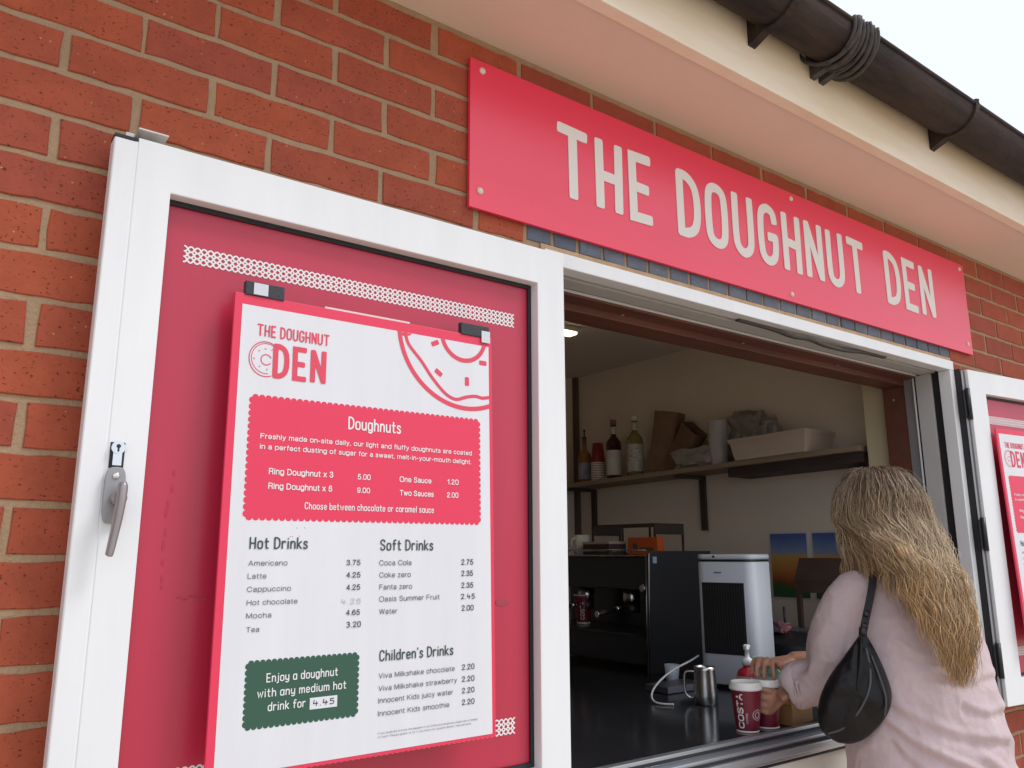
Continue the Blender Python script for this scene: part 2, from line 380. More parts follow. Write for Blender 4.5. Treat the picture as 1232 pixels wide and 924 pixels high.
# plain grotesque stroke alphabet for the small print (cap height 1)
Y_ = .73
def _n(x=0): return ['s', (x, .46), (x+.09, .65), (x+.25, Y_), (x+.38, .66), (x+.42, .48), (x+.42, 0)]
SANS = {
 'a': (.44, ['s', (.03, .55), (.10, .69), (.23, Y_), (.37, .68), (.41, .53), (.41, .12), (.45, 0)], ['s', (.41, .43), (.22, .39), (.05, .31), (.01, .17), (.09, .02), (.24, 0), (.41, .14)]),
 'b': (.46, ['o']+_o(0, .46, 0, Y_), ['l', (0, 1), (0, 0)]), 'c': (.42, ['s', (.42, .52), (.35, .68), (.22, Y_), (.05, .62), (0, .38), (.04, .12), (.21, 0), (.36, .06), (.42, .22)]),
 'd': (.46, ['o']+_o(0, .46, 0, Y_), ['l', (.46, 1), (.46, 0)]), 'e': (.45, ['s', (.01, .37), (.45, .38), (.40, .62), (.23, Y_), (.05, .62), (0, .36), (.05, .11), (.23, 0), (.38, .06), (.44, .19)]),
 'f': (.22, ['s', (.25, .99), (.14, .97), (.10, .84), (.10, 0)], ['l', (0, .71), (.23, .71)]), 'g': (.46, ['o']+_o(0, .46, .02, Y_), ['s', (.46, Y_), (.46, .0), (.38, -.20), (.20, -.23), (.03, -.13)]),
 'h': (.42, ['l', (0, 1), (0, 0)], _n()), 'i': (.02, ['l', (.01, Y_), (.01, 0)], ['l', (.01, .93), (.01, .97)]), 'j': (.06, ['s', (.06, Y_), (.06, -.08), (.02, -.20), (-.06, -.22)], ['l', (.06, .93), (.06, .97)]),
 'k': (.40, ['l', (0, 1), (0, 0)], ['l', (.37, .71), (.01, .28)], ['l', (.14, .42), (.40, 0)]), 'l': (.02, ['l', (.01, 1), (.01, 0)]),
 'm': (.70, ['l', (0, Y_), (0, 0)], ['s', (0, .46), (.07, .65), (.19, Y_), (.31, .66), (.35, .48), (.35, 0)], ['s', (.35, .46), (.42, .65), (.54, Y_), (.66, .66), (.70, .48), (.70, 0)]),
 'n': (.42, ['l', (0, Y_), (0, 0)], _n()), 'o': (.47, ['o']+_o(0, .47, 0, Y_)), 'p': (.46, ['o']+_o(0, .46, 0, Y_), ['l', (0, Y_), (0, -.26)]), 'q': (.46, ['o']+_o(0, .46, 0, Y_), ['l', (.46, Y_), (.46, -.26)]),
 'r': (.22, ['l', (0, Y_), (0, 0)], ['s', (0, .44), (.07, .64), (.24, .71)]), 's': (.38, ['s', (.37, .56), (.30, .69), (.18, Y_), (.05, .67), (.03, .52), (.16, .41), (.31, .33), (.38, .18), (.28, .03), (.17, 0), (.05, .05), (0, .18)]),
 't': (.22, ['s', (.10, .92), (.10, .15), (.14, .02), (.24, .02)], ['l', (0, .71), (.23, .71)]), 'u': (.42, ['s', (0, Y_), (0, .25), (.04, .07), (.17, 0), (.33, .08), (.42, .27)], ['l', (.42, Y_), (.42, 0)]),
 'v': (.42, ['l', (0, Y_), (.21, 0)], ['l', (.21, 0), (.42, Y_)]), 'w': (.64, ['l', (0, Y_), (.16, 0)], ['l', (.16, 0), (.32, Y_)], ['l', (.32, Y_), (.48, 0)], ['l', (.48, 0), (.64, Y_)]),
 'x': (.40, ['l', (0, Y_), (.40, 0)], ['l', (.40, Y_), (0, 0)]), 'y': (.42, ['l', (0, Y_), (.22, .02)], ['s', (.42, Y_), (.22, .0), (.15, -.18), (.03, -.23)]), 'z': (.38, ['l', (0, .71), (.37, .71)], ['l', (.37, .71), (0, .01)], ['l', (0, .01), (.38, .01)]),
 'A': (.60, ['l', (0, 0), (.30, 1)], ['l', (.30, 1), (.60, 0)], ['l', (.10, .33), (.50, .33)]), 'C': (.62, ['s', (.61, .70), (.52, .92), (.33, 1), (.12, .90), (0, .62), (0, .38), (.12, .10), (.33, 0), (.53, .09), (.62, .33)]),
 'D': (.58, ['l', (0, 1), (0, 0)], ['s', (0, .99), (.28, .99), (.46, .88), (.57, .64), (.57, .36), (.46, .12), (.28, .01), (0, .01)]),
 'F': (.48, ['l', (.48, .99), (0, .99)], ['l', (0, 1), (0, 0)], ['l', (0, .52), (.42, .52)]), 'H': (.58, ['l', (0, 1), (0, 0)], ['l', (.58, 1), (.58, 0)], ['l', (0, .53), (.58, .53)]), 'I': (.02, ['l', (.01, 1), (.01, 0)]),
 'K': (.56, ['l', (0, 1), (0, 0)], ['l', (.53, 1), (.01, .40)], ['l', (.18, .58), (.56, 0)]), 'L': (.42, ['l', (0, 1), (0, 0)], ['l', (0, .01), (.42, .01)]),
 'M': (.66, ['l', (0, 0), (0, 1)], ['l', (.02, .98), (.33, .04)], ['l', (.33, .04), (.64, .98)], ['l', (.66, 1), (.66, 0)]), 'O': (.66, ['o']+_o(0, .66, 0, 1)),
 'P': (.50, ['l', (0, 1), (0, 0)], ['s', (0, .99), (.32, .99), (.47, .90), (.50, .74), (.46, .56), (.32, .48), (0, .48)]), 'R': (.54, ['l', (0, 1), (0, 0)], ['s', (0, .99), (.34, .99), (.49, .91), (.52, .74), (.47, .58), (.34, .50), (0, .50)], ['s', (.32, .50), (.47, .42), (.50, .20), (.54, 0)]),
 'S': (.54, ['s', (.52, .74), (.45, .92), (.27, 1), (.08, .93), (.03, .74), (.14, .59), (.40, .49), (.53, .32), (.48, .09), (.28, 0), (.09, .06), (0, .28)]),
 'T': (.54, ['l', (0, .99), (.54, .99)], ['l', (.27, 1), (.27, 0)]), 'V': (.58, ['l', (0, 1), (.29, 0)], ['l', (.29, 0), (.58, 1)]), 'W': (.86, ['l', (0, 1), (.21, 0)], ['l', (.21, 0), (.43, 1)], ['l', (.43, 1), (.65, 0)], ['l', (.65, 0), (.86, 1)]),
 '0': (.46, ['o']+_o(0, .46, 0, 1)), '1': (.20, ['l', (.0, .75), (.18, .96)], ['l', (.19, 1), (.19, 0)]), '2': (.46, ['s', (.01, .70), (.07, .92), (.23, 1), (.40, .91), (.43, .70), (.30, .46), (.10, .24), (.0, .02)], ['l', (0, .01), (.45, .01)]),
 '3': (.46, ['s', (.02, .76), (.09, .93), (.23, 1), (.39, .91), (.40, .68), (.30, .55), (.18, .53)], ['s', (.18, .53), (.36, .49), (.46, .28), (.38, .06), (.22, 0), (.06, .07), (0, .26)]),
 '4': (.46, ['l', (.34, 1), (.0, .31)], ['l', (0, .28), (.46, .28)], ['l', (.35, 1), (.35, 0)]), '5': (.46, ['l', (.42, .99), (.09, .99)], ['l', (.09, .99), (.04, .50)], ['s', (.04, .50), (.20, .64), (.38, .56), (.46, .33), (.38, .07), (.20, 0), (.05, .07), (0, .22)]),
 '6': (.46, ['s', (.42, .80), (.34, .96), (.22, 1), (.06, .84), (0, .48), (.04, .12), (.22, 0), (.40, .10), (.46, .32), (.38, .55), (.22, .62), (.07, .53), (0, .36)]), '7': (.44, ['l', (0, .99), (.44, .99)], ['s', (.44, .99), (.28, .66), (.18, .33), (.14, 0)]),
 '9': (.46, ['s', (.04, .20), (.12, .04), (.24, 0), (.40, .16), (.46, .52), (.42, .88), (.24, 1), (.06, .90), (0, .68), (.08, .45), (.24, .38), (.39, .47), (.46, .64)]),
 '.': (.03, ['l', (.015, 0), (.015, .03)]), ',': (.05, ['l', (.04, .04), (.0, -.14)]), '-': (.24, ['l', (0, .36), (.24, .36)]),
}
def sans_text(mb, txt, x0, x1, z, cap, h, m=0, wt=.10):
    x = 0; st = []
    for ch in txt:
        if ch == ' ': x += .36; continue
        g = SANS[ch]
        for k in g[1:]:
            p = k[1:]
            if k[0] == 's': q = [(v.x, v.y) for v in catmull([(a, b, 0) for a, b in p], 4)]
            elif k[0] == 'o': q = [(v.x, v.y) for v in catmull([(a, b, 0) for a, b in p], 3, True)]
            else: q = p
            st.append((k[0] == 'o', [(a+x, b) for a, b in q]))
        x += g[0]+.225
    W = x-.225; wd = wt*cap; sx = (x1-x0-wd)/W
    for i, (cl, p) in enumerate(st): ribbon(mb, [(x0+wd/2+a*sx, z+wd/2+b*(cap-wd)) for a, b in p], wd, h+(i % 7)*.00004, m, cl)
# ================================================================== ground
g = MB(); g.box(-150, 150, -150, 150, -.3, 0)
ground = tag(g.build('ground', mat('pale_paving', (.60, .49, .37), .85, var=.25, vscale=1.2, bump=.2, bscale=40)), kind='structure')

# ================================================================== building
OX0, OX1, OZ0, OZ1 = 1.075, 2.915, .995, 2.170       # hatch opening in the brickwork
bld = thing('kiosk_building', (0, 0, 0), 'red brick kiosk with a wide serving hatch, cream fascia and black gutter', 'building')

def rough_brick(mb, x0, x1, z0, z1, y=0.0, m=0, dep=.03, j=.0016):
    n = max(2, int((x1-x0)/.028)); k = max(2, int((z1-z0)/.028)); R = []
    for i in range(n): R.append((x0+(x1-x0)*i/n, z0))
    for i in range(k): R.append((x1, z0+(z1-z0)*i/k))
    for i in range(n): R.append((x1-(x1-x0)*i/n, z1))
    for i in range(k): R.append((x0, z1-(z1-z0)*i/k))
    y += rnd.uniform(-.0012, .0012); cx, cz = (x0+x1)/2, (z0+z1)/2
    R = [(a+rnd.uniform(-j, j), b+rnd.uniform(-j, j)) for a, b in R]
    c = .0016; b0 = len(mb.v); N = len(R)
    def ins(a, b, d): return (a-math.copysign(min(d, abs(a-cx)), a-cx) if abs(a-cx) > (x1-x0)/2-.004 else a, b-math.copysign(min(d, abs(b-cz)), b-cz) if abs(b-cz) > (z1-z0)/2-.004 else b)
    mb.v += [(*[ins(a, b, c)[0]], y, ins(a, b, c)[1]) for a, b in R]
    mb.v += [(a, y+.0016, b) for a, b in R]+[(a, y+dep, b) for a, b in R]
    mb.face([b0+i for i in range(N)], m)
    for s in (0, 1):
        for i in range(N):
            q = (i+1) % N; mb.face([b0+s*N+i, b0+(s+1)*N+i, b0+(s+1)*N+q, b0+s*N+q], m)

CH, BL, JT = .0747, .2235, .0106
WX0, WX1, WTOP = -3.0, 6.0, 2.622
SX0, SX1, SZ0, SZ1 = 1.014, 2.925, 2.178, 2.395
bw = MB()
for n in range(-29, 8):
    z0 = 2.165+CH*n+JT/2; z1 = z0+CH-JT
    if z1 < .02: continue
    z0 = max(z0, .0); z1 = min(z1, WTOP-.004)
    if z1-z0 < .015: continue
    off = .211 if n % 2 == 0 else .1025
    cuts = []
    if z0 < OZ1 and z1 > OZ0: cuts.append((OX0-.004, OX1+.004))
    if z1 > SZ0+.004 and z0 < SZ1-.004: cuts.append((SX0-.006, SX1+.004))
    k0 = math.floor((WX0-off)/BL)
    for k in range(k0, k0+60):
        a = off+BL*k+JT/2+.001+rnd.uniform(-.003, .003); b = off+BL*(k+1)-JT/2-.001+rnd.uniform(-.003, .003)
        segs = [(max(a, WX0), min(b, WX1))]
        for (c0, c1) in cuts:
            ns = []
            for (p, q) in segs:
                if q <= c0 or p >= c1: ns.append((p, q))
                else:
                    if p < c0: ns.append((p, c0))
                    if q > c1: ns.append((c1, q))
            segs = ns
        for p, q in segs:
            if q-p > .018: rough_brick(bw, p, q, z0, z1)
mo = .0030
for (a, b, c, d) in ((WX0, OX0, 0, WTOP), (OX1, WX1, 0, WTOP), (OX0, OX1, 0, OZ0), (OX0, OX1, OZ1, WTOP)): bw.box(a, b, mo, .105, c, d, 1)
bw.build('brick_wall', [RED_BRICK, MORTAR], bld)
sd = MB(); n = 25; pt = (SX1-SX0)/n
for i in range(n): rough_brick(sd, SX0+pt*i+.005, SX0+pt*(i+1)-.005, SZ0, SZ1, -.001)
sd.build('lintel_bricks', BLUE_BRICK, bld)
se = MB(); se.box(OX0-.02, OX1+.01, -.0015, .004, 2.1585, 2.1775)
se.build('mortar_bed', mat('lintel_mortar', (.62, .42, .24), .95, var=.3, vscale=30, bump=.8, bscale=150), bld)
il = MB()
for (a, b, c, d) in ((0, OX0+.02, 0, 2.52), (OX1+.005, 3.1, 0, 2.52), (OX0+.02, OX1+.005, 0, OZ0), (OX0+.02, OX1+.005, 2.145, 2.52)): il.box(a, b, .245, .34, c, d)
il.build('inner_wall_lining', CREAM, bld)
iw = MB()
iw.box(3.1, 3.2, .245, 2.36, 0, 2.66); iw.box(-.1, 3.1, 2.256, 2.36, 0, 2.66); iw.box(-.1, 0, .245, 2.256, 0, 2.66)
iw.build('interior_wall', INWALL, bld)
c_ = MB(); c_.box(0, 3.1, .245, 2.256, 2.52, 2.56); c_.build('ceiling', INCEIL, bld)
c_ = MB(); c_.box(0, 3.1, .105, 2.256, .004, .05); c_.build('floor_slab', mat('dark_floor', (.09, .08, .075), .6), bld)
ow = MB(); ow.box(WX0, WX0+.1, .105, 4, 0, 2.64); ow.box(WX1-.1, WX1, .105, 4, 0, 2.64); ow.box(WX0, WX1, 4, 4.1, 0, 2.64)
ow.build('outer_wall', mat('plain_brickwork', (.34, .075, .04), .85, var=.3, vscale=12), bld)
# dark strip added to draw the dark line of the room's far corner
c_ = MB(); c_.box(3.075, 3.099, 2.225, 2.2555, .06, 2.519); c_.build('corner_line', mat('corner_line_brown', (.13, .09, .075), .6), bld)

# eaves: soffit board, fascia with its lower lip, roof, gutter
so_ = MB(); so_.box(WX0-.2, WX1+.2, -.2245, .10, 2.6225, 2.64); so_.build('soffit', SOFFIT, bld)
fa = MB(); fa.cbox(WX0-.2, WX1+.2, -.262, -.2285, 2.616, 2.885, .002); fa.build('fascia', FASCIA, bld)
rf = MB(); rf.prism([(-.31, 2.89), (-.29, 2.915), (2.0, 3.75), (4.3, 2.915), (4.3, 2.89)], 0, 1)
R_ = MB(); R_.v = [(WX0-.2+y*(WX1-WX0+.4), x, z) for (x, y, z) in rf.v]; R_.f = rf.f; R_.mi = rf.mi; R_.sm = rf.sm
R_.build('roof', mat('roof_tile', (.12, .10, .10), .8, var=.3, vscale=6), bld)
GY, GZ, GR = -.333, 2.800, .068
gt = MB(); N = 14; prof = []
for k in range(N+1):
    t = PI+PI*k/N; prof.append((GY+GR*math.cos(t), GZ+GR*math.sin(t)))
inner = [(GY+(GR-.006)*math.cos(PI+PI*k/N), GZ+(GR-.006)*math.sin(PI+PI*k/N)) for k in range(N, -1, -1)]
xs = [WX0-.2+i*(WX1-WX0+.4)/60 for i in range(61)]
gt.loft([[(x, y, z) for y, z in prof+inner] for x in xs])
for yy in (GY-GR,): gt.tube([(x, yy, GZ) for x in xs], .0065, 8)
gutter = gt.build('gutter', IRON, bld)
def arc_band(mb, x, r, w_, t0=PI*.98, t1=2*PI, sag=0):
    R = []
    for k in range(15):
        t = t0+(t1-t0)*k/14
        R.append([(x-w_/2, GY+r*math.cos(t), GZ+r*math.sin(t)), (x+w_/2, GY+r*math.cos(t), GZ+r*math.sin(t)), (x+w_/2, GY+(r+.007)*math.cos(t), GZ+(r+.007)*math.sin(t)), (x-w_/2, GY+(r+.007)*math.cos(t), GZ+(r+.007)*math.sin(t))])
    mb.loft(R, smooth=False)
for bx in (1.512, 2.390, -.1, 3.6):
    b_ = MB(); arc_band(b_, bx, GR+.0005, .022)
    # triangular stay back to the fascia
    x0, x1 = bx-.013, bx+.013; A = [(GY+.012, GZ-GR-.002), (-.2622, GZ-.092), (-.2622, GZ-.02)]
    b = len(b_.v); b_.v += [(x0, y, z) for y, z in A]+[(x1, y, z) for y, z in A]
    for q in ((0, 1, 2), (5, 4, 3), (0, 3, 4, 1), (1, 4, 5, 2), (2, 5, 3, 0)): b_.face([b+i for i in q])
    b_.tube([(bx, GY-GR, GZ-.005), (bx, GY-GR-.004, GZ+.012)], .008, 8)
    b_.build('gutter_bracket', IRON, gutter)
jt = MB()                                            # gutter joint bound up with cord, over a pair of stays
for i in range(9):
    x0 = 1.735+i*.012+rnd.uniform(-.006, .006); tw = rnd.uniform(-.05, .035); p = []
    for k in range(25):
        t = PI*.96+PI*1.04*k/24; r = GR+.006+.003*(i % 3)
        p.append((x0+tw*k/24+.018*math.sin(k/24*PI)*(i % 2), GY+r*math.cos(t), GZ+r*math.sin(t)))
    jt.tube(p, .0055+.002*(i % 2), 7)
for bx in (1.765, 1.805):
    x0, x1 = bx-.010, bx+.010; A = [(GY+.01, GZ-GR-.004), (-.2622, GZ-.084), (-.2622, GZ-.02)]
    b = len(jt.v); jt.v += [(x0, y, z) for y, z in A]+[(x1, y, z) for y, z in A]
    for q in ((0, 1, 2), (5, 4, 3), (0, 3, 4, 1), (1, 4, 5, 2), (2, 5, 3, 0)): jt.face([b+i for i in q])
jt.build('gutter_binding', mat('binding_cord', (.085, .075, .070), .75, var=.5, vscale=60, hue2=(.035, .03, .03)), gutter)

# ------------------------------------------------------------------ hatch frame
wf = MB()
wf.cbox(1.05, 2.897, -.022, .020, 2.124, 2.158, .002)            # head
wf.cbox(2.866, 2.897, -.022, .020, 1.060, 2.1235, .002)         # right jamb front
wf.cbox(1.072, 1.10, -.022, .020, 1.060, 2.1235, .002)          # left jamb front
hatch = wf.build('hatch_frame', WHITE, bld)
p = MB(); p.box(1.075, 2.915, .0205, .034, 2.132, 2.170); p.box(2.880, 2.915, .0205, .05, 1.06, 2.1315); p.box(1.075, 1.095, .0205, .05, 1.06, 2.1315)  # head piece paints the shadowed gap black; side pieces are seals
p.build('rubber_seal', GASKET, hatch)
p = MB(); p.cbox(1.096, 2.879, .0345, .088, 2.124, 2.170, .0015)
p.cbox(2.872, 2.914, .0505, .106, 1.06, 2.1235, .0015)
p.build('inner_frame', mat('frame_inner_grey', (.55, .54, .53), .45, var=.1, vscale=5), hatch)
p = MB(); p.box(1.096, 2.87, .0885, .0985, 2.128, 2.170); p.box(2.8725, 2.914, .1065, .111, 1.06, 2.127)
p.build('rubber_seal', GASKET, hatch)
p = MB(); p.box(1.096, 2.87, .099, .1025, 2.122, 2.170); p.box(2.870, 2.914, .1115, .116, 1.06, 2.1215)
p.build('glazing_bead', WHITE, hatch)
p = MB(); p.cbox(2.880, 2.914, .1165, .154, 1.06, 2.121, .001)
p.build('track_jamb', GREYALU, hatch)
p = MB(); p.cbox(1.096, 2.914, .155, .240, 2.098, 2.144, .002); p.cbox(1.096, 2.879, .103, .1545, 2.116, 2.170, .002)
p.cbox(2.884, 2.9145, .1545, .240, 1.06, 2.0975, .002); p.cbox(1.075, 1.12, .1, .24, 1.06, 2.0975, .002)
tim = p.build('timber_lining', BROWN, hatch)
for x in (1.45, 1.95, 2.45):
    p = MB(); p.ellipsoid((x, .15, 2.1155), .005, .005, .002); p.build('screw', HANDLE_GREY, tim)
for z in (1.3, 1.75, 2.05):
    p = MB(); p.ellipsoid((2.8835, .20, z), .002, .005, .005); p.build('screw', HANDLE_GREY, tim)
# dark grey-brown wavy strip hanging along the head
p = MB(); p.tube(catmull([(1.75, .012, 2.122), (1.9, .01, 2.119), (1.98, .0, 2.108), (2.06, -.003, 2.111), (2.13, -.006, 2.103), (2.25, .002, 2.107), (2.36, .01, 2.119), (2.5, .012, 2.1225)], 8), .0085, 9, flat=.6)
p.build('wavy_strip', mat('strip_grey_brown', (.07, .06, .053), .7), hatch)
# sill
p = MB(); p.cbox(1.05, 2.915, -.030, .000, 1.000, 1.044, .003); p.cbox(1.05, 2.915, .0005, .020, .996, 1.060, .002)
p.cbox(1.05, 2.915, -.042, -.0305, 1.012, 1.030, .003)
sill = p.build('sill', SILL, hatch)
p = MB(); p.box(1.05, 2.915, -.0005, .0, 1.0445, 1.052); p.box(1.05, 2.915, -.034, -.030, 1.031, 1.036); p.box(1.05, 2.915, -.03, -.001, .995, .9995)
p.build('sill_seal', GASKET, sill)
p = MB(); p.cbox(1.05, 2.915, -.022, -.0005, .62, .994, .003)
p.build('apron_board', mat('cream_paint', (.78, .74, .66), .55, var=.12, vscale=5, bump=.05), hatch)
# hinges between jamb and right leaf
for z in (2.0, 1.555, 1.15):
    h = MB(); h.cbox(2.884, 2.924, -.052, -.0405, z-.048, z+.048, .002)
    h.tube([(2.902, -.056, z-.055), (2.902, -.056, z+.055)], .009, 10)
    for dz in (-.03, 0, .03): h.ellipsoid((2.917, -.0525, z+dz), .004, .0015, .004)
    h.build('hinge', BLACK, hatch)
# black strip filling the gap between jamb and leaf
h = MB(); h.box(2.8975, 2.9245, -.040, -.0005, 1.03, 2.128); h.build('jamb_gap_strip', GASKET, hatch)

# ------------------------------------------------------------------ shutter leaves
def lattice(mb, x0, x1, z0, z1, y, rows=3, wd=.0027):
    cw = (z1-z0)/rows*1.15; n = max(2, round((x1-x0)/cw)); cw = (x1-x0)/n; ch = (z1-z0)/rows
    for r in range(rows):
        for s in (0, 1):
            pts = []
            for i in range(n*6+1):
                t = i/6; a = math.cos(PI*t+PI*s)
                a = math.copysign(abs(a)**.85, a)
                pts.append((x0+cw*t, z0+ch*(r+.5)+ch/2*a))
            ribbon(mb, pts, wd, -y+(r*2+s)*.00006)
def leaf(name_label, loc, rotz, sx, H):
    root = bpy.data.objects.new('shutter_door', None); col.objects.link(root); root.location = loc; root.rotation_euler = (0, 0, rotz); root.parent = bld
    root['label'] = name_label
    W = .860; hs, ls, tp, bt = .072, .053, .079, .082; F = -.062
    def bx(mb, x0, x1, y0, y1, z0, z1, c=.0022, m=0):
        a, b = sorted((sx*x0, sx*x1)); mb.cbox(a, b, y0, y1, z0, z1, c, m)
    def bb(mb, x0, x1, y0, y1, z0, z1, m=0):
        a, b = sorted((sx*x0, sx*x1)); mb.box(a, b, y0, y1, z0, z1, m)
    f = MB()
    hs = .072 if sx < 0 else .098
    q0 = [(0, 0), (W, 0), (W, H), (0, H)]; q1 = [(hs, bt), (W-ls, bt), (W-ls, H-tp), (hs, H-tp)]
    b = len(f.v)
    for y in (F, -.004): f.v += [(sx*x, y, z) for x, z in q0]+[(sx*x, y, z) for x, z in q1]
    for k in range(4):
        n_ = (k+1) % 4
        f.face([b+k, b+n_, b+4+n_, b+4+k]); f.face([b+8+n_, b+8+k, b+12+k, b+12+n_])
        f.face([b+n_, b+k, b+8+k, b+8+n_]); f.face([b+4+k, b+4+n_, b+12+n_, b+12+k])
    bx(f, W+.0003, W+.034, F+.0004, -.03, .004, H-.007)
    fr = f.build('door_frame', WHITE, root); bevel(fr, .0022, 2, 30)
    k = MB(); bb(k, W-.004, W+.004, F+.0011, F+.012, .006, H-.0075); k.build('seam_filler', WHITE, fr)
    k = MB(); bb(k, W+.0005, W+.034, F+.001, -.030, H-.0068, H-.0015); k.build('end_cap', GASKET, fr)
    # hinge-side edge profile: grooves and a white flange
    k = MB(); bb(k, -.0025, -.0002, -.052, -.046, .002, H-.002); bb(k, -.0025, -.0002, -.034, -.018, .002, H-.002); k.build('edge_groove', mat('edge_groove_grey', (.22, .23, .26), .5), fr)
    k = MB(); bb(k, -.0035, -.0002, -.046, -.040, .002, H-.002); bb(k, -.010, -.0002, -.0178, -.006, .002, H-.002); k.build('edge_flange', WHITE, fr)
    p = MB(); bb(p, hs-.006, W-ls+.006, -.034, -.026, bt-.006, H-tp+.006)
    pn = p.build('panel', PINK, root)
    q = MB()
    gw = .0085
    bb(q, hs, hs+gw, -.039, -.0342, bt, H-tp); bb(q, W-ls-gw*.5, W-ls, -.039, -.0342, bt, H-tp)
    bb(q, hs+gw, W-ls-gw*.5, -.039, -.0342, H-tp-gw, H-tp); bb(q, hs+gw, W-ls-gw*.5, -.039, -.0342, bt, bt+gw)
    q.build('gasket', GASKET, pn)
    l = MB(); x0, x1 = sorted((sx*.115, sx*.773))
    for za in (H-.177, .147):
        l = MB(); lattice(l, x0, x1, za, za+.027, -.0346)
        l.build('lattice_band', mat('lattice_white', (.82, .80, .80), .5), pn)
    if True:
        # espagnolette handle: rose, key cylinder, lever
        hx = sx*(W-.013); hz = 1.505-1.020
        r_ = MB(); pts = []
        w_, h_ = .0135, .040
        for kk in range(24):
            t = 2*PI*kk/24; pts.append((hx+math.copysign(w_*abs(math.cos(t))**.55, math.cos(t)), hz+.075+math.copysign(h_*abs(math.sin(t))**.45, math.sin(t))))
        r_.prism(pts, F-.010, F-.0002)
        ho = r_.build('handle', HANDLE_GREY, root); bevel(ho, .003, 3)
        s_ = MB(); s_.ellipsoid((hx, F-.011, hz+.102), .005, .0025, .005); s_.build('screw', CHROME, ho)
        lv = MB(); lv.tube([(hx+.004*-sx, F-.008, hz+.070), (hx+.004*-sx, F-.030, hz+.070)], .010, 14)
        path = [(hx-.005*sx, F-.034, hz+.090), (hx-.005*sx, F-.036, hz+.082), (hx-.0045*sx, F-.037, hz+.066), (hx-.003*sx, F-.036, hz+.044), (hx-.0005*sx, F-.034, hz+.020), (hx+.002*sx, F-.032, hz-.002), (hx+.0035*sx, F-.031, hz-.010)]
        lv.tube(catmull(path, 5), [.006]+[.0105]*2+[.0122]*6+[.0122-.0028*q/19 for q in range(20)]+[.0082, .005], 16, flat=.55)
        lo = lv.build('lever', HANDLE_GREY, ho)
        cy = MB(); cz = hz+.132; cp = []
        for kk in range(20):
            t = 2*PI*kk/20
            cp.append((hx+math.cos(t)*.0098, cz+.012+math.sin(t)*.0098) if math.sin(t) > -.55 else (hx+math.copysign(.0062, math.cos(t)), cz+(-.016 if math.sin(t) < -.8 else .004)))
        cut = MB(); cut.cbox(hx-.0098, hx+.0098, F-.0012, F-.0001, cz-.018, cz+.019, .0004); lk = cut.build('lock', GASKET, root)
        cy.tube([(hx, F-.0013, cz+.011), (hx, F-.008, cz+.011)], .0092, 20); cy.cbox(hx-.0060, hx+.0060, F-.0065, F-.0013, cz-.015, cz+.004, .0006)
        cy.build('cylinder', CHROME, lk)
        ks = MB(); ks.ellipsoid((hx, F-.0082, cz+.013), .003, .0006, .003); ks.box(hx-.0012, hx+.0012, F-.0088, F-.0080, cz+.005, cz+.012); ks.build('keyhole', GASKET, lk)
    # keep plate standing on the top rail at the free end
    k = MB(); bb(k, W-.042, W+.002, -.066, -.014, H+.0125, H+.0150); bb(k, W-.040, W-.002, -.030, -.022, H+.0002, H+.0124)
    bb(k, W+.003, W+.015, -.036, -.026, H-.0044, H+.017)
    k.build('latch_plate', mat('plated_steel', (.62, .60, .57), .35, metal=.2), root)
    return root, pn
DH = 1.114
doorL, panL = leaf('large white framed door leaf folded back on the left of the hatch', (1.069, 0, 1.020), 0, -1, DH)
doorR, panR = leaf('white framed door leaf folded back on the right of the hatch, half out of view', (2.910, -.002, 1.008), math.radians(-6.0), 1, DH)
# long bead of white sealant printed slot above the menu on the left panel
k = MB(); k.cbox(.538-1.069, .709-1.069, -.0365, -.0342, 1.918-1.02, 1.926-1.02, .0008); k.build('letter_slot', LETTER, panL)
# scuffs where old fixings were pulled off the panel
k = MB()
for i in range(9): k.ellipsoid((.305-1.069+rnd.uniform(-.004, .004), -.0343, 1.62-1.02-i*.022+rnd.uniform(-.006, .006)), .0022, .0003, rnd.uniform(.003, .009))
for i in range(6): k.ellipsoid((.33-1.069+i*.008, -.0343, 1.432-1.02+rnd.uniform(-.004, .004)), .004, .0003, .0018)
k.build('scuff_mark', mat('scuff', (.46, .032, .070), .6), panL)
k = MB(); k.ellipsoid((.925-1.069, -.0343, 1.405-1.02), .016, .0003, .008); k.build('scuff_mark', mat('scuff_dark', (.40, .05, .085), .7), panL)

# ================================================================== shop sign
sg = thing('shop_sign', (.855, 0, 2.209), 'long pink shop sign with off-white lettering, screwed up under the eaves', 'sign')
SW, SH = 2.228, .349
p = MB(); p.cbox(0, SW, -.013, -.004, 0, SH, .0008); p.build('sign_panel', SIGNRED, sg)
for txt, x0, x1, z0, z1 in (('THE', 1.092, 1.408, 2.298, 2.486), ('DOUGHNUT', 1.496, 2.384, 2.299, 2.487), ('DEN', 2.506, 2.828, 2.302, 2.489)):
    lt = MB(); hand_text(lt, txt, x0-.855, x1-.855, z0-2.209, z1-z0, .0265, .0150, depth=.0019, gap=.29, jit=.0012)
    lt.build('lettering', LETTER, sg)
for x, z in ((.886, 2.535), (.882, 2.250), (2.006, 2.538), (1.975, 2.231), (3.052, 2.538), (3.049, 2.246), (1.4, 2.54), (1.43, 2.228)):
    if x in (1.4, 1.43): continue
    s = MB(); s.ellipsoid((x-.855, -.0135, z-2.209), .008, .005, .008); s.build('screw_cap', SCREW, sg)

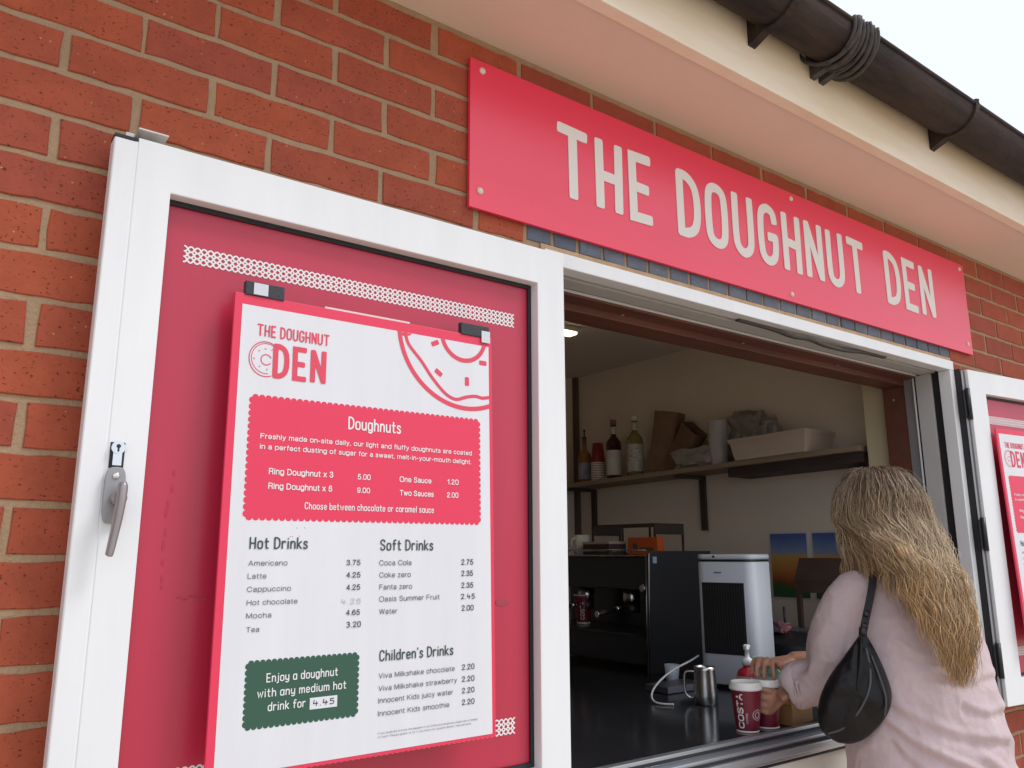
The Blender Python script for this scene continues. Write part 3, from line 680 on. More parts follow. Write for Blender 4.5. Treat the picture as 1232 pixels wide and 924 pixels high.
# ================================================================== menu boards
TEXTS = [
 ('H', 'THE DOUGHNUT', 0.0382, 0.0674, 0.1624, 0.0203, 'red'),
 ('H', 'DEN', 0.066, 0.13455, 0.1581, 0.0584, 'red'),
 ('H', 'Doughnuts', 0.2012, 0.2065, 0.302, 0.0222, 'white'),
 ('A', 'Freshly made on-site daily, our light and fluffy doughnuts are coated', 0.0525, 0.23425, 0.4511, 0.0086, 'white'),
 ('A', 'in a perfect dusting of sugar for a sweet, melt-in-your-mouth delight.', 0.0525, 0.25075000000000003, 0.4498, 0.0085, 'white'),
 ('A', 'Ring Doughnut x 3', 0.0689, 0.28985, 0.1773, 0.0102, 'white'),
 ('A', '5.00', 0.221, 0.29035, 0.245, 0.0096, 'white'),
 ('A', 'One Sauce', 0.3008, 0.29055, 0.3643, 0.0099, 'white'),
 ('A', '1.20', 0.3982, 0.29025, 0.4219, 0.0098, 'white'),
 ('A', 'Ring Doughnut x 6', 0.0692, 0.31279999999999997, 0.1762, 0.0101, 'white'),
 ('A', '9.00', 0.2207, 0.31279999999999997, 0.2446, 0.0094, 'white'),
 ('A', 'Two Sauces', 0.3012, 0.3141, 0.3695, 0.0098, 'white'),
 ('A', '2.00', 0.3971, 0.31394999999999995, 0.4213, 0.0097, 'white'),
 ('H', 'Choose between chocolate or caramel sauce', 0.1302, 0.3427, 0.3702, 0.0116, 'white'),
 ('H', 'Hot Drinks', 0.0448, 0.4052, 0.1383, 0.0186, 'green'),
 ('H', 'Soft Drinks', 0.266, 0.4076, 0.3695, 0.0188, 'green'),
 ('H', "Children's Drinks", 0.2685, 0.5851500000000001, 0.4109, 0.0177, 'green'),
 ('A', 'Americano', 0.045, 0.43005000000000004, 0.1058, 0.008, 'grey'),
 ('A', 'Latte', 0.0449, 0.44930000000000003, 0.0735, 0.008, 'grey'),
 ('A', 'Cappuccino', 0.0451, 0.4686, 0.1134, 0.0079, 'grey'),
 ('A', 'Hot chocolate', 0.0458, 0.4881, 0.1247, 0.0078, 'grey'),
 ('A', 'Mocha', 0.0461, 0.5071, 0.0845, 0.0078, 'grey'),
 ('A', 'Tea', 0.0473, 0.5270999999999999, 0.0669, 0.0077, 'grey'),
 ('A', 'Coca Cola', 0.265, 0.43205, 0.3262, 0.0089, 'grey'),
 ('A', 'Coke zero', 0.2655, 0.45185, 0.3249, 0.0088, 'grey'),
 ('A', 'Fanta zero', 0.2659, 0.4714, 0.3278, 0.0088, 'grey'),
 ('A', 'Oasis Summer Fruit', 0.2664, 0.4908, 0.3826, 0.0087, 'grey'),
 ('A', 'Water', 0.2668, 0.5106999999999999, 0.3, 0.0086, 'grey'),
 ('A', 'Viva Milkshake chocolate', 0.2681, 0.6114999999999999, 0.4136, 0.0083, 'grey'),
 ('A', 'Viva Milkshake strawberry', 0.2681, 0.63095, 0.418, 0.0083, 'grey'),
 ('A', 'Innocent Kids juicy water', 0.2681, 0.6495500000000001, 0.4104, 0.0083, 'grey'),
 ('A', 'Innocent Kids smoothie', 0.268, 0.669, 0.4028, 0.0082, 'grey'),
 ('P', '3.75', 0.2055, 0.4312, 0.2305, 0.0091, 'dark'),
 ('P', '4.25', 0.2061, 0.4508, 0.231, 0.009, 'dark'),
 ('P', '4.25', 0.2067, 0.47050000000000003, 0.2311, 0.009, 'dark'),
 ('P', '4.65', 0.2075, 0.50995, 0.2317, 0.0088, 'dark'),
 ('P', '2.75', 0.4279, 0.4327, 0.4534, 0.0099, 'dark'),
 ('P', '2.35', 0.4279, 0.45235000000000003, 0.4527, 0.0099, 'dark'),
 ('P', '2.35', 0.4278, 0.473, 0.4532, 0.0098, 'dark'),
 ('P', '2.00', 0.4283, 0.51215, 0.4535, 0.0097, 'dark'),
 ('P', '2.20', 0.4286, 0.61155, 0.4546, 0.0094, 'dark'),
 ('P', '2.20', 0.4286, 0.6312, 0.4544, 0.0093, 'dark'),
 ('P', '2.20', 0.4285, 0.65005, 0.4543, 0.0092, 'dark'),
 ('P', '2.20', 0.4285, 0.6690499999999999, 0.4542, 0.0092, 'dark'),
 ('W', '4.25', 0.1985, 0.49205, 0.2331, 0.0084, 'faint'),
 ('W', '3.20', 0.2086, 0.5288999999999999, 0.2337, 0.0092, 'dark'),
 ('W', '2.45', 0.4267, 0.49215, 0.4565, 0.0092, 'dark'),
 ('W', '4.45', 0.1567, 0.64205, 0.1918, 0.0094, 'dark'),
 ('H', 'Enjoy a doughnut', 0.0814, 0.60065, 0.1963, 0.0131, 'white'),
 ('H', 'with any medium hot', 0.0687, 0.6214500000000001, 0.2112, 0.0129, 'white'),
 ('H', 'drink for', 0.0857, 0.6415500000000001, 0.1446, 0.0129, 'white'),
 ('A', 'If you would like to know the allergens in our drinks and doughnuts, please ask a member', 0.2687, 0.6962999999999999, 0.4607, 0.0029, 'grey'),
 ('A', 'of staff. Please speak to us if you have any special dietary requirements.', 0.2688, 0.7019, 0.4483, 0.0028, 'grey'),
]
BW, BH = .500, .7285
def zz(v): return BH-v
def clipdisc(cx, cz, r, y0, t0, t1): return [(cx+r*math.cos(t0+(t1-t0)*i/40), cz+r*math.sin(t0+(t1-t0)*i/40)) for i in range(41)]
def menu_board(label, loc, rot):
    b = thing('menu_board', loc, label, 'menu board', 'doughnut menu boards on the door leaves', rot)
    p = MB(); p.cbox(0, BW, 0, .006, 0, BH, .0006, 0); p.build('backing_board', [BOARD_RED], b)
    p = MB(); p.box(.0122, .4922, -.0004, -.0001, zz(.7227), zz(.0182)); wht = p.build('white_field', BOARD_WHITE, b)
    # logo with the ring doughnut beside it
    lg = MB()
    hand_text(lg, 'THE DOUGHNUT', .0382, .1624, zz(.0674), .0203, .0026, .0010, gap=.24)
    hand_text(lg, 'DEN', .066, .1581, zz(.1346), .0584, .0088, .0010, gap=.30)
    cx, cz = .0545, zz(.1047)
    el = lambda rx, rz, t0=0, t1=2*PI, dx=0, dz=0, n=40: [(cx+dx+rx*math.cos(t0+(t1-t0)*i/n), cz+dz+rz*math.sin(t0+(t1-t0)*i/n)) for i in range(n+1)]
    ribbon(lg, el(.0268, .0288, .22*PI, 1.62*PI), .0016, .0009)
    ribbon(lg, el(.0240, .0250, .30*PI, 1.55*PI, .001, .001), .0011, .00085)
    ribbon(lg, el(.0085, .0085, .15*PI, 1.8*PI, .001, -.001), .0016, .0009)
    for (dx, dz, a) in ((-.012, .012, .6), (-.018, -.002, 2.2), (-.010, -.014, 1.0), (-.002, .017, 0), (.003, -.018, 1.6), (.009, .016, .8)):
        ribbon(lg, [(cx+dx, cz+dz), (cx+dx+.002*math.cos(a), cz+dz+.002*math.sin(a))], .0014, .0009)
    lg.build('logo', PR['red'], b)
    # cropped doughnut drawing in the corner
    dn = MB(); cx, cz, R = .440, zz(.0015), .1445
    t0 = PI+math.asin(.017/R); t1 = 2*PI-math.acos(min(1, (.4915-cx)/R))
    ribbon(dn, [(cx+R*math.cos(t0+(t1-t0)*i/48), cz+R*math.sin(t0+(t1-t0)*i/48)) for i in range(49)], .0085, .0009)
    ic = catmull([(u, zz(v), 0) for u, v in ((.3085, .0195), (.316, .040), (.3427, .0679), (.362, .092), (.3832, .1137), (.400, .126), (.4185, .1308), (.440, .124), (.461, .1202), (.476, .122), (.4915, .119))], 6)
    ribbon(dn, [(q.x, q.y) for q in ic], .0062, .00095)
    hx, hz = .4345, zz(.0030); r1 = .0490
    ta = PI+math.asin(.0155/r1); tb = 2*PI-math.asin(.0155/r1)
    ribbon(dn, [(hx+r1*math.cos(ta+(tb-ta)*i/30), hz+r1*1.03*math.sin(ta+(tb-ta)*i/30)) for i in range(31)], .0085, .0009)
    for (u, v, a) in ((.3711, .029, .45), (.379, .0845, -.6), (.4416, .0936, PI/2), (.4784, .0526, 0)):
        d = .0052; ribbon(dn, [(u-d*math.cos(a), zz(v)-d*math.sin(a)), (u+d*math.cos(a), zz(v)+d*math.sin(a))], .0092, .0009)
    dn.prism([(.2975, zz(.0188)), (.322, zz(.0188)), (.318, zz(.0225)), (.306, zz(.026)), (.300, zz(.024))], -.0008, -.0005)
    dn.build('doughnut_drawing', PR['red'], b)
    rb = MB(); rb.prism(scallop(.0365, .4665, zz(.3570), zz(.1685), .0052), -.0007, -.0005)
    redbox = rb.build('red_box', PR['red'] if False else BOARD_RED, b)
    gb = MB(); gb.prism(scallop(.0530, .2290, zz(.6610), zz(.5715), .0045), -.0007, -.0005)
    gbox = gb.build('green_box', GREENBOX, b)
    pb = MB(); pb.box(.1515, .1966, -.0010, -.0008, zz(.6463), zz(.6295)); pbo = pb.build('price_box', BOARD_WHITE, gbox)
    groups = {}
    for (fn, s, x0, v, x1, cap, colr) in TEXTS:
        if s in ('THE DOUGHNUT', 'DEN'): continue
        if v < .36: key = ('box_lettering', 'white', redbox)
        elif colr == 'white': key = ('box_lettering', 'white', gbox)
        elif s == '4.45': key = ('handwritten_price', 'dark', pbo)
        elif colr == 'green': key = ('heading_lettering', 'green', b)
        elif fn == 'W': key = ('handwritten_price', colr, b)
        elif fn == 'P': key = ('price_lettering', 'dark', b)
        else: key = ('item_lettering', 'grey', b)
        key = key+((s, v),)
        if key not in groups: groups[key] = MB()
        mb = groups[key]; h = .0013
        if fn == 'H': hand_text(mb, s, x0, x1, zz(v), cap, cap*.125, h, gap=.21)
        elif fn == 'W': hand_text(mb, s, x0, x1, zz(v), cap, cap*.15, h, gap=.22)
        else: sans_text(mb, s, x0, x1, zz(v), cap, h, wt=.155 if colr == 'white' else .145 if colr == 'dark' else .112)
    for (nm, cl, par, _k), mb in groups.items(): mb.build(nm, PR[cl], par)
    st = MB()                                        # rusty drip stains and specks
    for i in range(5): st.ellipsoid((rnd.uniform(.10, .14), -.0006, zz(.372+i*.007*rnd.random())), .0008, .0002, .0008)
    st.build('speck', mat('rust_speck', (.45, .12, .10), .7), b)
    return b
tiltx = -math.atan(.018/.734)
mbL = menu_board('large doughnut menu board hung on the left door leaf', (.3690, -.0945, 1.1815), (tiltx, 0, 0))
for (x0, x1, wx0, wx1, gz) in ((.015, .080, .028, .052, .0), (.428, .493, .474, .494, -.012)):
    k = MB(); k.cbox(x0, x1, -.0025, .0095, BH-.002, BH+.022, .0015)
    cl = k.build('mounting_clip', mat('clip_black', (.03, .032, .04), .6, bump=.3, bscale=200), mbL)
    k = MB(); k.cbox(wx0, wx1, -.0040, -.0026, BH+gz, BH+.020+gz*.7, .0006); k.build('clip_tag', mat('clip_grey', (.62, .64, .70), .4), cl)
_a = math.radians(-6.0); _p = Vector((2.913, -.002, 0))
def ondoor(t, y, z): return Vector((2.910+t*math.cos(_a)-y*math.sin(_a), -.002+t*math.sin(_a)+y*math.cos(_a), z))
mbR = menu_board('doughnut menu board on the right door leaf, cut off by the photo edge', ondoor(.104, -.0945, 1.1925), (tiltx, 0, _a))
# ================================================================== room: shelf and what stands on it
def shz(y): return 1.872+.018*(2.0-y)            # the shelf slopes a little
WOOD_SH = mat('shelf_wood', (.33, .25, .17), .6, var=.3, vscale=6, stretch=(6, .6, 6))
WOOD_DK = mat('dark_wood', (.060, .042, .035), .6, var=.3, vscale=8)
sh = thing('wall_shelf', (3.098, 1.3, 1.86), 'long wooden shelf on brackets along the right wall of the kiosk', 'shelf')
def shb(mb, x0, x1, y0, y1, t, bdn, ch=0):
    b = len(mb.v)
    for (x, y, d) in ((x0, y0, bdn), (x1, y0, bdn), (x1, y1, bdn), (x0, y1, bdn), (x0, y0, t), (x1, y0, t), (x1, y1, t), (x0, y1, t)): mb.v.append((x-3.098, y-1.3, shz(y)+d-1.86))
    for q in ((0, 3, 2, 1), (4, 5, 6, 7), (0, 1, 5, 4), (1, 2, 6, 5), (2, 3, 7, 6), (3, 0, 4, 7)): mb.face([b+i for i in q])
p = MB(); shb(p, 2.895, 3.098, .365, 2.25, 0, -.022); p.build('shelf_board', WOOD_SH, sh)
p = MB(); shb(p, 2.93, 3.097, .365, 1.02, -.0225, -.062); p.build('under_strip', WOOD_DK, sh)  # dark strip added for the dark band under the shelf's near half
for yy in (2.1, 1.305, .47):
    p = MB(); p.box(-.016, -.001, yy-.016-1.3, yy+.016-1.3, 1.60-1.86, shz(yy)-1.86-.024); p.box(-.185, -.016, yy-.012-1.3, yy+.012-1.3, shz(yy)-1.86-.040, shz(yy)-1.86-.024)
    p.build('bracket', WOOD_DK, sh)

def glass(name, c, r=.08): return mat(name, c, r, trans=.55)
LABELW = mat('bottle_label', (.62, .60, .54), .5, var=.25, vscale=40)
def bottle(label, x, y, h, r, mliq, mcap, lab, neck=.30, pour=False):
    t = thing('syrup_bottle', (x, y, shz(y)), label, 'bottle', 'syrup bottles on the shelf')
    p = MB(); hs = h*(1-neck)
    p.lathe([(r*.9, 0), (r, .006), (r, hs*.82), (r*.93, hs*.9), (r*.6, hs*.985), (r*.36, hs*1.04), (r*.33, h-.03), (r*.40, h-.029), (r*.40, h-.024)], n=24)
    p.build('glass', mliq, t)
    p = MB()
    if pour: p.lathe([(r*.35, h-.026), (r*.35, h-.012), (r*.12, h-.010), (r*.10, h+.020), (r*.22, h+.022), (r*.22, h+.028)], n=12)
    else: p.lathe([(r*.42, h-.026), (r*.42, h), (r*.34, h+.003)], n=16)
    p.build('cap', mcap, t)
    p = MB(); p.lathe([(r*1.012, hs*lab[0]), (r*1.012, hs*lab[1])], n=24, caps=False); lo = p.build('bottle_label', lab[2], t)
    if not pour:
        p = MB(); p.lathe([(r*.36, h-.075), (r*.35, h-.036)], n=16, caps=False); p.build('neck_band', lab[2], t)
    return t
bottle('small amber syrup bottle with a pourer spout, first on the shelf', 2.95, 2.014, .265, .037, glass('amber_glass', (.42, .20, .05)), BLACK, (.10, .62, mat('label_blue', (.40, .36, .36), .5, var=.5, vscale=22, hue2=(.10, .13, .28))), .34, True)
bottle('dark red syrup bottle with a pale side label', 2.95, 1.779, .312, .041, glass('dark_red_glass', (.10, .012, .022)), mat('cap_red', (.20, .10, .10), .4), (.08, .68, LABELW))
bottle('yellow-green syrup bottle with a big white label, tallest on the shelf', 2.95, 1.621, .312, .042, glass('yellow_green_glass', (.36, .32, .12)), mat('cap_white', (.62, .58, .54), .5), (.10, .74, mat('label_print', (.66, .65, .58), .5, var=.75, vscale=55, stretch=(1, 1, 3))))
# stack of upturned paper cups
CUPRED = mat('cup_red', (.22, .016, .030), .45); CUPWHITE = mat('cup_white', (.78, .76, .72), .5)
cp = MB(); cp.lathe([(.0395, 0), (.0405, .002), (.0395, .005)], n=24, m=1, caps=False); cp.lathe([(.0385, .0045), (.0285, .112), (.0265, .112), (.0265, .108), (.0, .108)], n=24, m=0, caps=False)
cme = cp.mesh('paper_cup', [CUPRED, CUPWHITE])
for i in range(11):
    o = bpy.data.objects.new('paper_cup', cme); col.objects.link(o); o.location = (2.95, 1.905, shz(1.905)+.0005+i*.0092)
    tag(o, 'red paper cup upturned in the nested stack beside the amber bottle', 'paper cup', 'paper cups nested upside down on the shelf')

def crumple(mb, c, sx, sy, sz, seed, amp=.22, n=26, m=0, mtx=None, top=None):
    bm = bmesh.new(); bmesh.ops.create_icosphere(bm, subdivisions=4, radius=1)
    for v in bm.verts:
        d = v.co.normalized(); q = d*1.9+Vector((seed*7.3, seed*3.1, seed))
        k = 1+amp*(noise.noise(q)*1.2+.6*noise.noise(q*2.3)+.45*abs(noise.noise(q*4.1)))
        p = Vector((math.copysign(abs(d.x)**.7, d.x)*sx, math.copysign(abs(d.y)**.7, d.y)*sy, math.copysign(abs(d.z)**.6, d.z)*sz))*k
        if top: p.x *= 1-top*max(0, p.z/sz); p.y *= 1-top*.6*max(0, p.z/sz)
        v.co = p
    lo = min(v.co.z for v in bm.verts)
    for v in bm.verts: v.co.z = max(v.co.z, -sz*.93)
    mtx = mtx or Matrix()
    mb.add_bm(bm, m, False, Matrix.Translation(Vector(c)) @ mtx); bm.free()
KRAFT = mat('kraft_brown', (.19, .105, .062), .7, var=.35, vscale=9, bump=.4, bscale=25)
KRAFT2 = mat('kraft_mid', (.24, .145, .09), .7, var=.35, vscale=9, bump=.4, bscale=25)
def paper_bag(label, loc, w_, d_, h_, rx, rz, m, open_top=True):
    t = thing('paper_bag', loc, label, 'paper bag', 'brown paper bags on the shelf', (rx, 0, rz))
    p = MB(); R = []
    for k in range(9):
        z = h_*k/8; g = 1-.12*math.sin(k/8*PI); row = []
        for i in range(24):
            a = 2*PI*i/24; c_, s_ = math.cos(a), math.sin(a)
            x = math.copysign(abs(c_)**.35, c_)*d_/2*g; y = math.copysign(abs(s_)**.35, s_)*w_/2
            q = Vector((x*9, y*9, z*9)); nn = noise.noise(q)*.010+noise.noise(q*2.7)*.005
            row.append((x*(1+nn*6), y*(1+nn*3), z+(noise.noise(q*3+Vector((9, 0, 0)))*.006 if k == 8 else 0)))
        R.append(row)
    inn = [[(x*.95, y*.96, z-.0) for x, y, z in R[8]], [(x*.85, y*.9, z*.55) for x, y, z in R[8]]]
    p.loft(R+inn, smooth=False); p.build('bag_body', m, t); return t
paper_bag('tall open brown paper bag leaning on the shelf wall', (2.99, 1.475, shz(1.46)+.012), .145, .09, .30, math.radians(12), .1, KRAFT2)
paper_bag('squat brown paper bag tipped over towards the clear film', (2.985, 1.395, shz(1.36)+.004), .13, .085, .25, math.radians(40), -.1, KRAFT)
FILM = mat('clear_film', (.42, .40, .38), .25, trans=.35, bump=.5, bscale=18)
p = MB(); crumple(p, (2.955, 1.22, shz(1.22)+.044), .045, .12, .048, 3, .35)
tag(p.build('plastic_wrap', FILM), 'crumpled clear plastic wrapping lying low on the shelf', 'wrapping')
tc_ = MB(); tc_.lathe([(.038, 0), (.040, .004), (.046, .12), (.0475, .122)], n=20)
tme = tc_.mesh('clear_cup', [mat('clear_plastic', (.62, .59, .58), .2, trans=.25)])
for i in range(8):
    o = bpy.data.objects.new('clear_cup', tme); col.objects.link(o); o.location = (2.955, 1.085, shz(1.085)+.001+i*.0115)
    tag(o, 'clear plastic cup in the tall stack left of the card tray', 'plastic cup', 'clear cups stacked on the shelf')
p = MB(); crumple(p, (3.03, .95, shz(.95)+.11), .045, .12, .115, 5, .4)
tag(p.build('bin_liner', mat('grey_liner', (.36, .33, .31), .3, trans=.3, bump=.4, bscale=20)), 'rumpled dark grey bag behind the card tray on the shelf', 'plastic bag')
# flared cardboard tray
CARD = mat('pale_card', (.56, .46, .38), .75, var=.12, vscale=6)
t = thing('card_tray', (2.975, .765, shz(.765)+.001), 'pale cardboard tray with flared open sides near the shelf end', 'tray', rot=(.018*-1, 0, 0))
p = MB()
def frame_ring(hx, hy, z): return [(-hx, -hy, z), (hx, -hy, z), (hx, hy, z), (-hx, hy, z)]
p.loft([frame_ring(.090, .175, 0), frame_ring(.105, .192, .092), frame_ring(.102, .188, .092), frame_ring(.087, .171, .004)], smooth=False); p.build('tray_body', CARD, t)
p = MB(); p.loft([frame_ring(.1062, .1935, .074), frame_ring(.1095, .197, .092), frame_ring(.1055, .193, .0932), frame_ring(.1035, .190, .074)], smooth=False, caps=False); p.build('rim', mat('pale_card_rim', (.50, .41, .34), .75), t)

# ceiling lamp
t = thing('ceiling_lamp', (2.16, 1.42, 2.52), 'lit ceiling lamp just inside the hatch, half hidden by the left door', 'lamp')
p = MB(); p.cbox(-.22, .222, -.035, .035, -.022, -.0005, .003); p.build('lamp_body', WHITE_IN, t)
p = MB(); p.cbox(-.21, .212, -.028, .028, -.034, -.0225, .004); p.build('diffuser', mat('lamp_glow', (.9, .8, .6), .5, emit=(1, .78, .45), estr=5.0), t)

# ================================================================== counter
ct = thing('service_counter', (2.0, .9, 0), 'glossy black counter behind the serving hatch', 'counter')
p = MB(); p.cbox(-.95, 1.098, -.868, .75, 1.012, 1.050, .003); p.build('counter_top', COUNTER, ct)
p = MB(); p.box(-.93, 1.09, -.55, .73, .052, 1.0115); p.build('counter_base', mat('counter_base_dark', (.05, .045, .045), .6), ct)
CZ = 1.0502
# air cooler
t = thing('air_cooler', (2.34, .545, CZ), 'white upright air cooler with a dark slatted grille, standing on the counter', 'air cooler', rot=(0, 0, math.radians(17)))
WPL = mat('cooler_white', (.66, .70, .76), .35, var=.04, vscale=3)
def rrect(x0, x1, y0, y1, r, n=6):
    P = []
    for (cx, cy, a0) in ((x1-r, y0+r, -PI/2), (x1-r, y1-r, 0), (x0+r, y1-r, PI/2), (x0+r, y0+r, PI)):
        for k in range(n+1):
            a = a0+PI/2*k/n; P.append((cx+r*math.cos(a), cy+r*math.sin(a)))
    return P
def rbox(mb, x0, x1, y0, y1, z0, z1, r, m=0, c=.004):
    P0 = rrect(x0, x1, y0, y1, r); P1 = rrect(x0+c, x1-c, y0+c, y1-c, max(r-c, .001))
    mb.loft([[(x, y, z0) for x, y in P1], [(x, y, z0+c) for x, y in P0], [(x, y, z1-c) for x, y in P0], [(x, y, z1) for x, y in P1]], m)
p = MB(); rbox(p, -.090, .090, -.105, .105, .012, .415, .035); body = p.build('cooler_body', WPL, t)
p = MB(); rbox(p, -.088, .088, -.103, .103, .4152, .422, .034, c=.001); p.build('shadow_gap', BLACK, t)
p = MB(); rbox(p, -.091, .091, -.106, .106, .4222, .440, .036, c=.005); p.build('lid', WPL, t)
p = MB(); p.ellipsoid((-.092, .035, .432), .002, .005, .004); p.build('dial', BLACK, t)
p = MB(); rbox(p, -.075, .075, -.09, .09, 0, .0118, .03, c=.001); p.build('foot', BLACK, t)
p = MB(); p.cbox(-.0925, -.0902, -.068, .082, .110, .345, .001); gr = p.build('grille', mat('grille_black', (.012, .012, .014), .5), t)
p = MB()
for i in range(16): p.box(-.0945, -.0926, -.063+i*.0093, -.0605+i*.0093, .117, .337)
p.build('slat', mat('slat_dark', (.022, .022, .024), .4), gr)
p = MB(); p.box(-.0912, -.0901, .010, .036, .376, .381); p.build('badge', mat('badge_grey', (.18, .19, .21), .4), t)

# espresso machine
t = thing('coffee_machine', (2.32, .93, CZ), 'black espresso machine with steel handles, left of the white cooler', 'coffee machine')
p = MB(); p.cbox(0, .52, 0, .72, .02, .13, .004); p.cbox(.20, .52, 0, .72, .1302, .43, .004); p.cbox(.03, .1998, .02, .70, .30, .43, .004); p.build('machine_body', BLACKM, t)
p = MB(); p.prism([(-.035, .0), (.34, .0), (.34, .452), (.0, .452), (-.02, .44)], -.014, -.0005); p.build('side_panel', mat('machine_side', (.05, .052, .058), .28, metal=.3, coat=.2), t)
p = MB(); p.tube([(-.037, -.016, .002), (-.022, -.016, .44), (.0, -.016, .454)], .0022, 6); p.tube([(-.035, .0, .004), (-.020, .0, .44)], .0022, 6); p.build('edge_trim', STEEL, t)
p = MB(); p.box(.001, .022, -.0152, -.0142, .405, .43); p.build('sticker', mat('sticker_blue', (.35, .47, .62), .5), t)
p = MB(); p.cbox(-.055, .19, .03, .69, .131, .142, .002); p.build('drip_tray', BLACKM, t)
for yy in (.20, .48):
    p = MB(); p.lathe([(.032, .245), (.036, .255), (.036, .300)], (.09, yy, 0), 20); gh = p.build('group_head', STEEL, t)
    p = MB(); p.lathe([(.030, .205), (.034, .21), (.034, .244)], (.09, yy, 0), 20); p.tube([(.055, yy, .226), (.02, yy, .226), (-.005, yy, .222)], .006, 10); p.tube([(-.005, yy, .222), (-.04, yy, .216), (-.095, yy, .208)], [.009, .011, .012], 10, 0); p.build('portafilter', BLACK, gh)
    p = MB(); p.tube([(-.0955, yy, .208), (-.104, yy, .207)], .0125, 10); p.build('handle_cap', CHROME, gh); p = MB(); p.tube([(.03, yy, .226), (.005, yy, .223)], .0085, 10); p.build('ferrule', CHROME, gh)
p = MB(); p.tube(catmull([(.07, .62, .42), (.0, .64, .40), (-.02, .65, .33), (-.015, .65, .22), (-.03, .655, .165)], 5), .006, 8); p.build('steam_wand', STEEL, t)
p = MB(); p.tube([(.02, .03, .31), (-.02, .03, .31)], .013, 12); p.build('knob', STEEL, t)
p = MB(); p.cbox(.0, .5, .02, .70, .4305, .436, .002); p.tube([(.01, .03, .455), (.01, .69, .455)], .004, 8); p.build('cup_rail', STEEL, t)
MTOP = CZ+.4365
# dark crate on the machine
t = thing('wire_crate', (2.62, 1.30, MTOP), 'open dark crate with thin posts, standing on the coffee machine', 'crate')
p = MB(); p.box(-.09, .09, -.20, .20, 0, .008); p.build('crate_base', WOOD_DK, t)
p = MB(); p.box(-.09, .09, -.20, -.192, .085, .132); p.box(-.09, .09, .192, .20, .085, .132); p.box(-.09, -.082, -.191, .191, .122, .132); p.box(.082, .09, -.191, .191, .122, .132); p.build('crate_rim', WOOD_DK, t)
for x in (-.086, .086):
    for y in (-.196, 0, .196):
        p = MB(); p.box(x-.004, x+.004, y-.0035, y+.0035, .0085, .122 if abs(y) < .1 else .0848); p.build('post', WOOD_DK, t)
# orange packet
t = thing('orange_packet', (2.49, 1.115, MTOP), 'orange packet with a green round motif, on the coffee machine', 'packet')
p = MB(); p.cbox(-.02, .02, -.085, .09, 0, .072, .003); p.build('carton', mat('packet_orange', (.62, .10, .015), .5), t)
p = MB(); p.ellipsoid((-.0203, .045, .034), .0012, .016, .016); p.box(-.0214, -.0202, -.06, .015, .018, .030); p.build('motif', mat('packet_motif', (.06, .10, .05), .5), t)
t = thing('lidded_carton', (2.45, 1.33, MTOP), 'flat dark carton with a pale lid beside the orange packet', 'carton')
p = MB(); p.cbox(-.05, .05, -.085, .085, 0, .045, .002); p.build('carton', WOOD_DK, t)
p = MB(); p.cbox(-.052, .052, -.087, .087, .0452, .056, .002); p.build('lid', mat('pale_lid', (.42, .38, .34), .6), t)
t = thing('white_mug', (2.47, 1.505, MTOP), 'white mug standing on the back end of the coffee machine', 'mug')
p = MB(); p.lathe([(.030, 0), (.036, .006), (.038, .088), (.034, .088), (.032, .010), (0, .010)], n=20, caps=False); p.build('mug_body', mat('mug_white', (.72, .68, .62), .3), t)
p = MB(); p.tube(catmull([(-.036, .0, .075), (-.058, .0, .065), (-.058, .0, .035), (-.036, .0, .022)], 5), .005, 8); p.build('handle', mat('mug_white', (.72, .68, .62), .3), t)
t = thing('striped_cone', (2.36, 1.56, MTOP-.02), 'striped paper cone bag peeping out beside the left door', 'paper bag')
p = MB(); R = []
for k in range(8):
    r = .012+.030*math.sin(min(1, (k+.6)/5)*PI*.62)*(1 if k < 6 else .55); R.append([(r*math.cos(2*PI*i/16), r*math.sin(2*PI*i/16), .02+k*.014) for i in range(16)])
p.loft(R)
for i, q in enumerate(p.f): p.mi[i] = 1 if (sum(q) // 9) % 2 else 0
p.build('cone_body', [mat('stripe_red', (.30, .05, .05), .6), mat('stripe_pale', (.55, .50, .48), .6)], t)
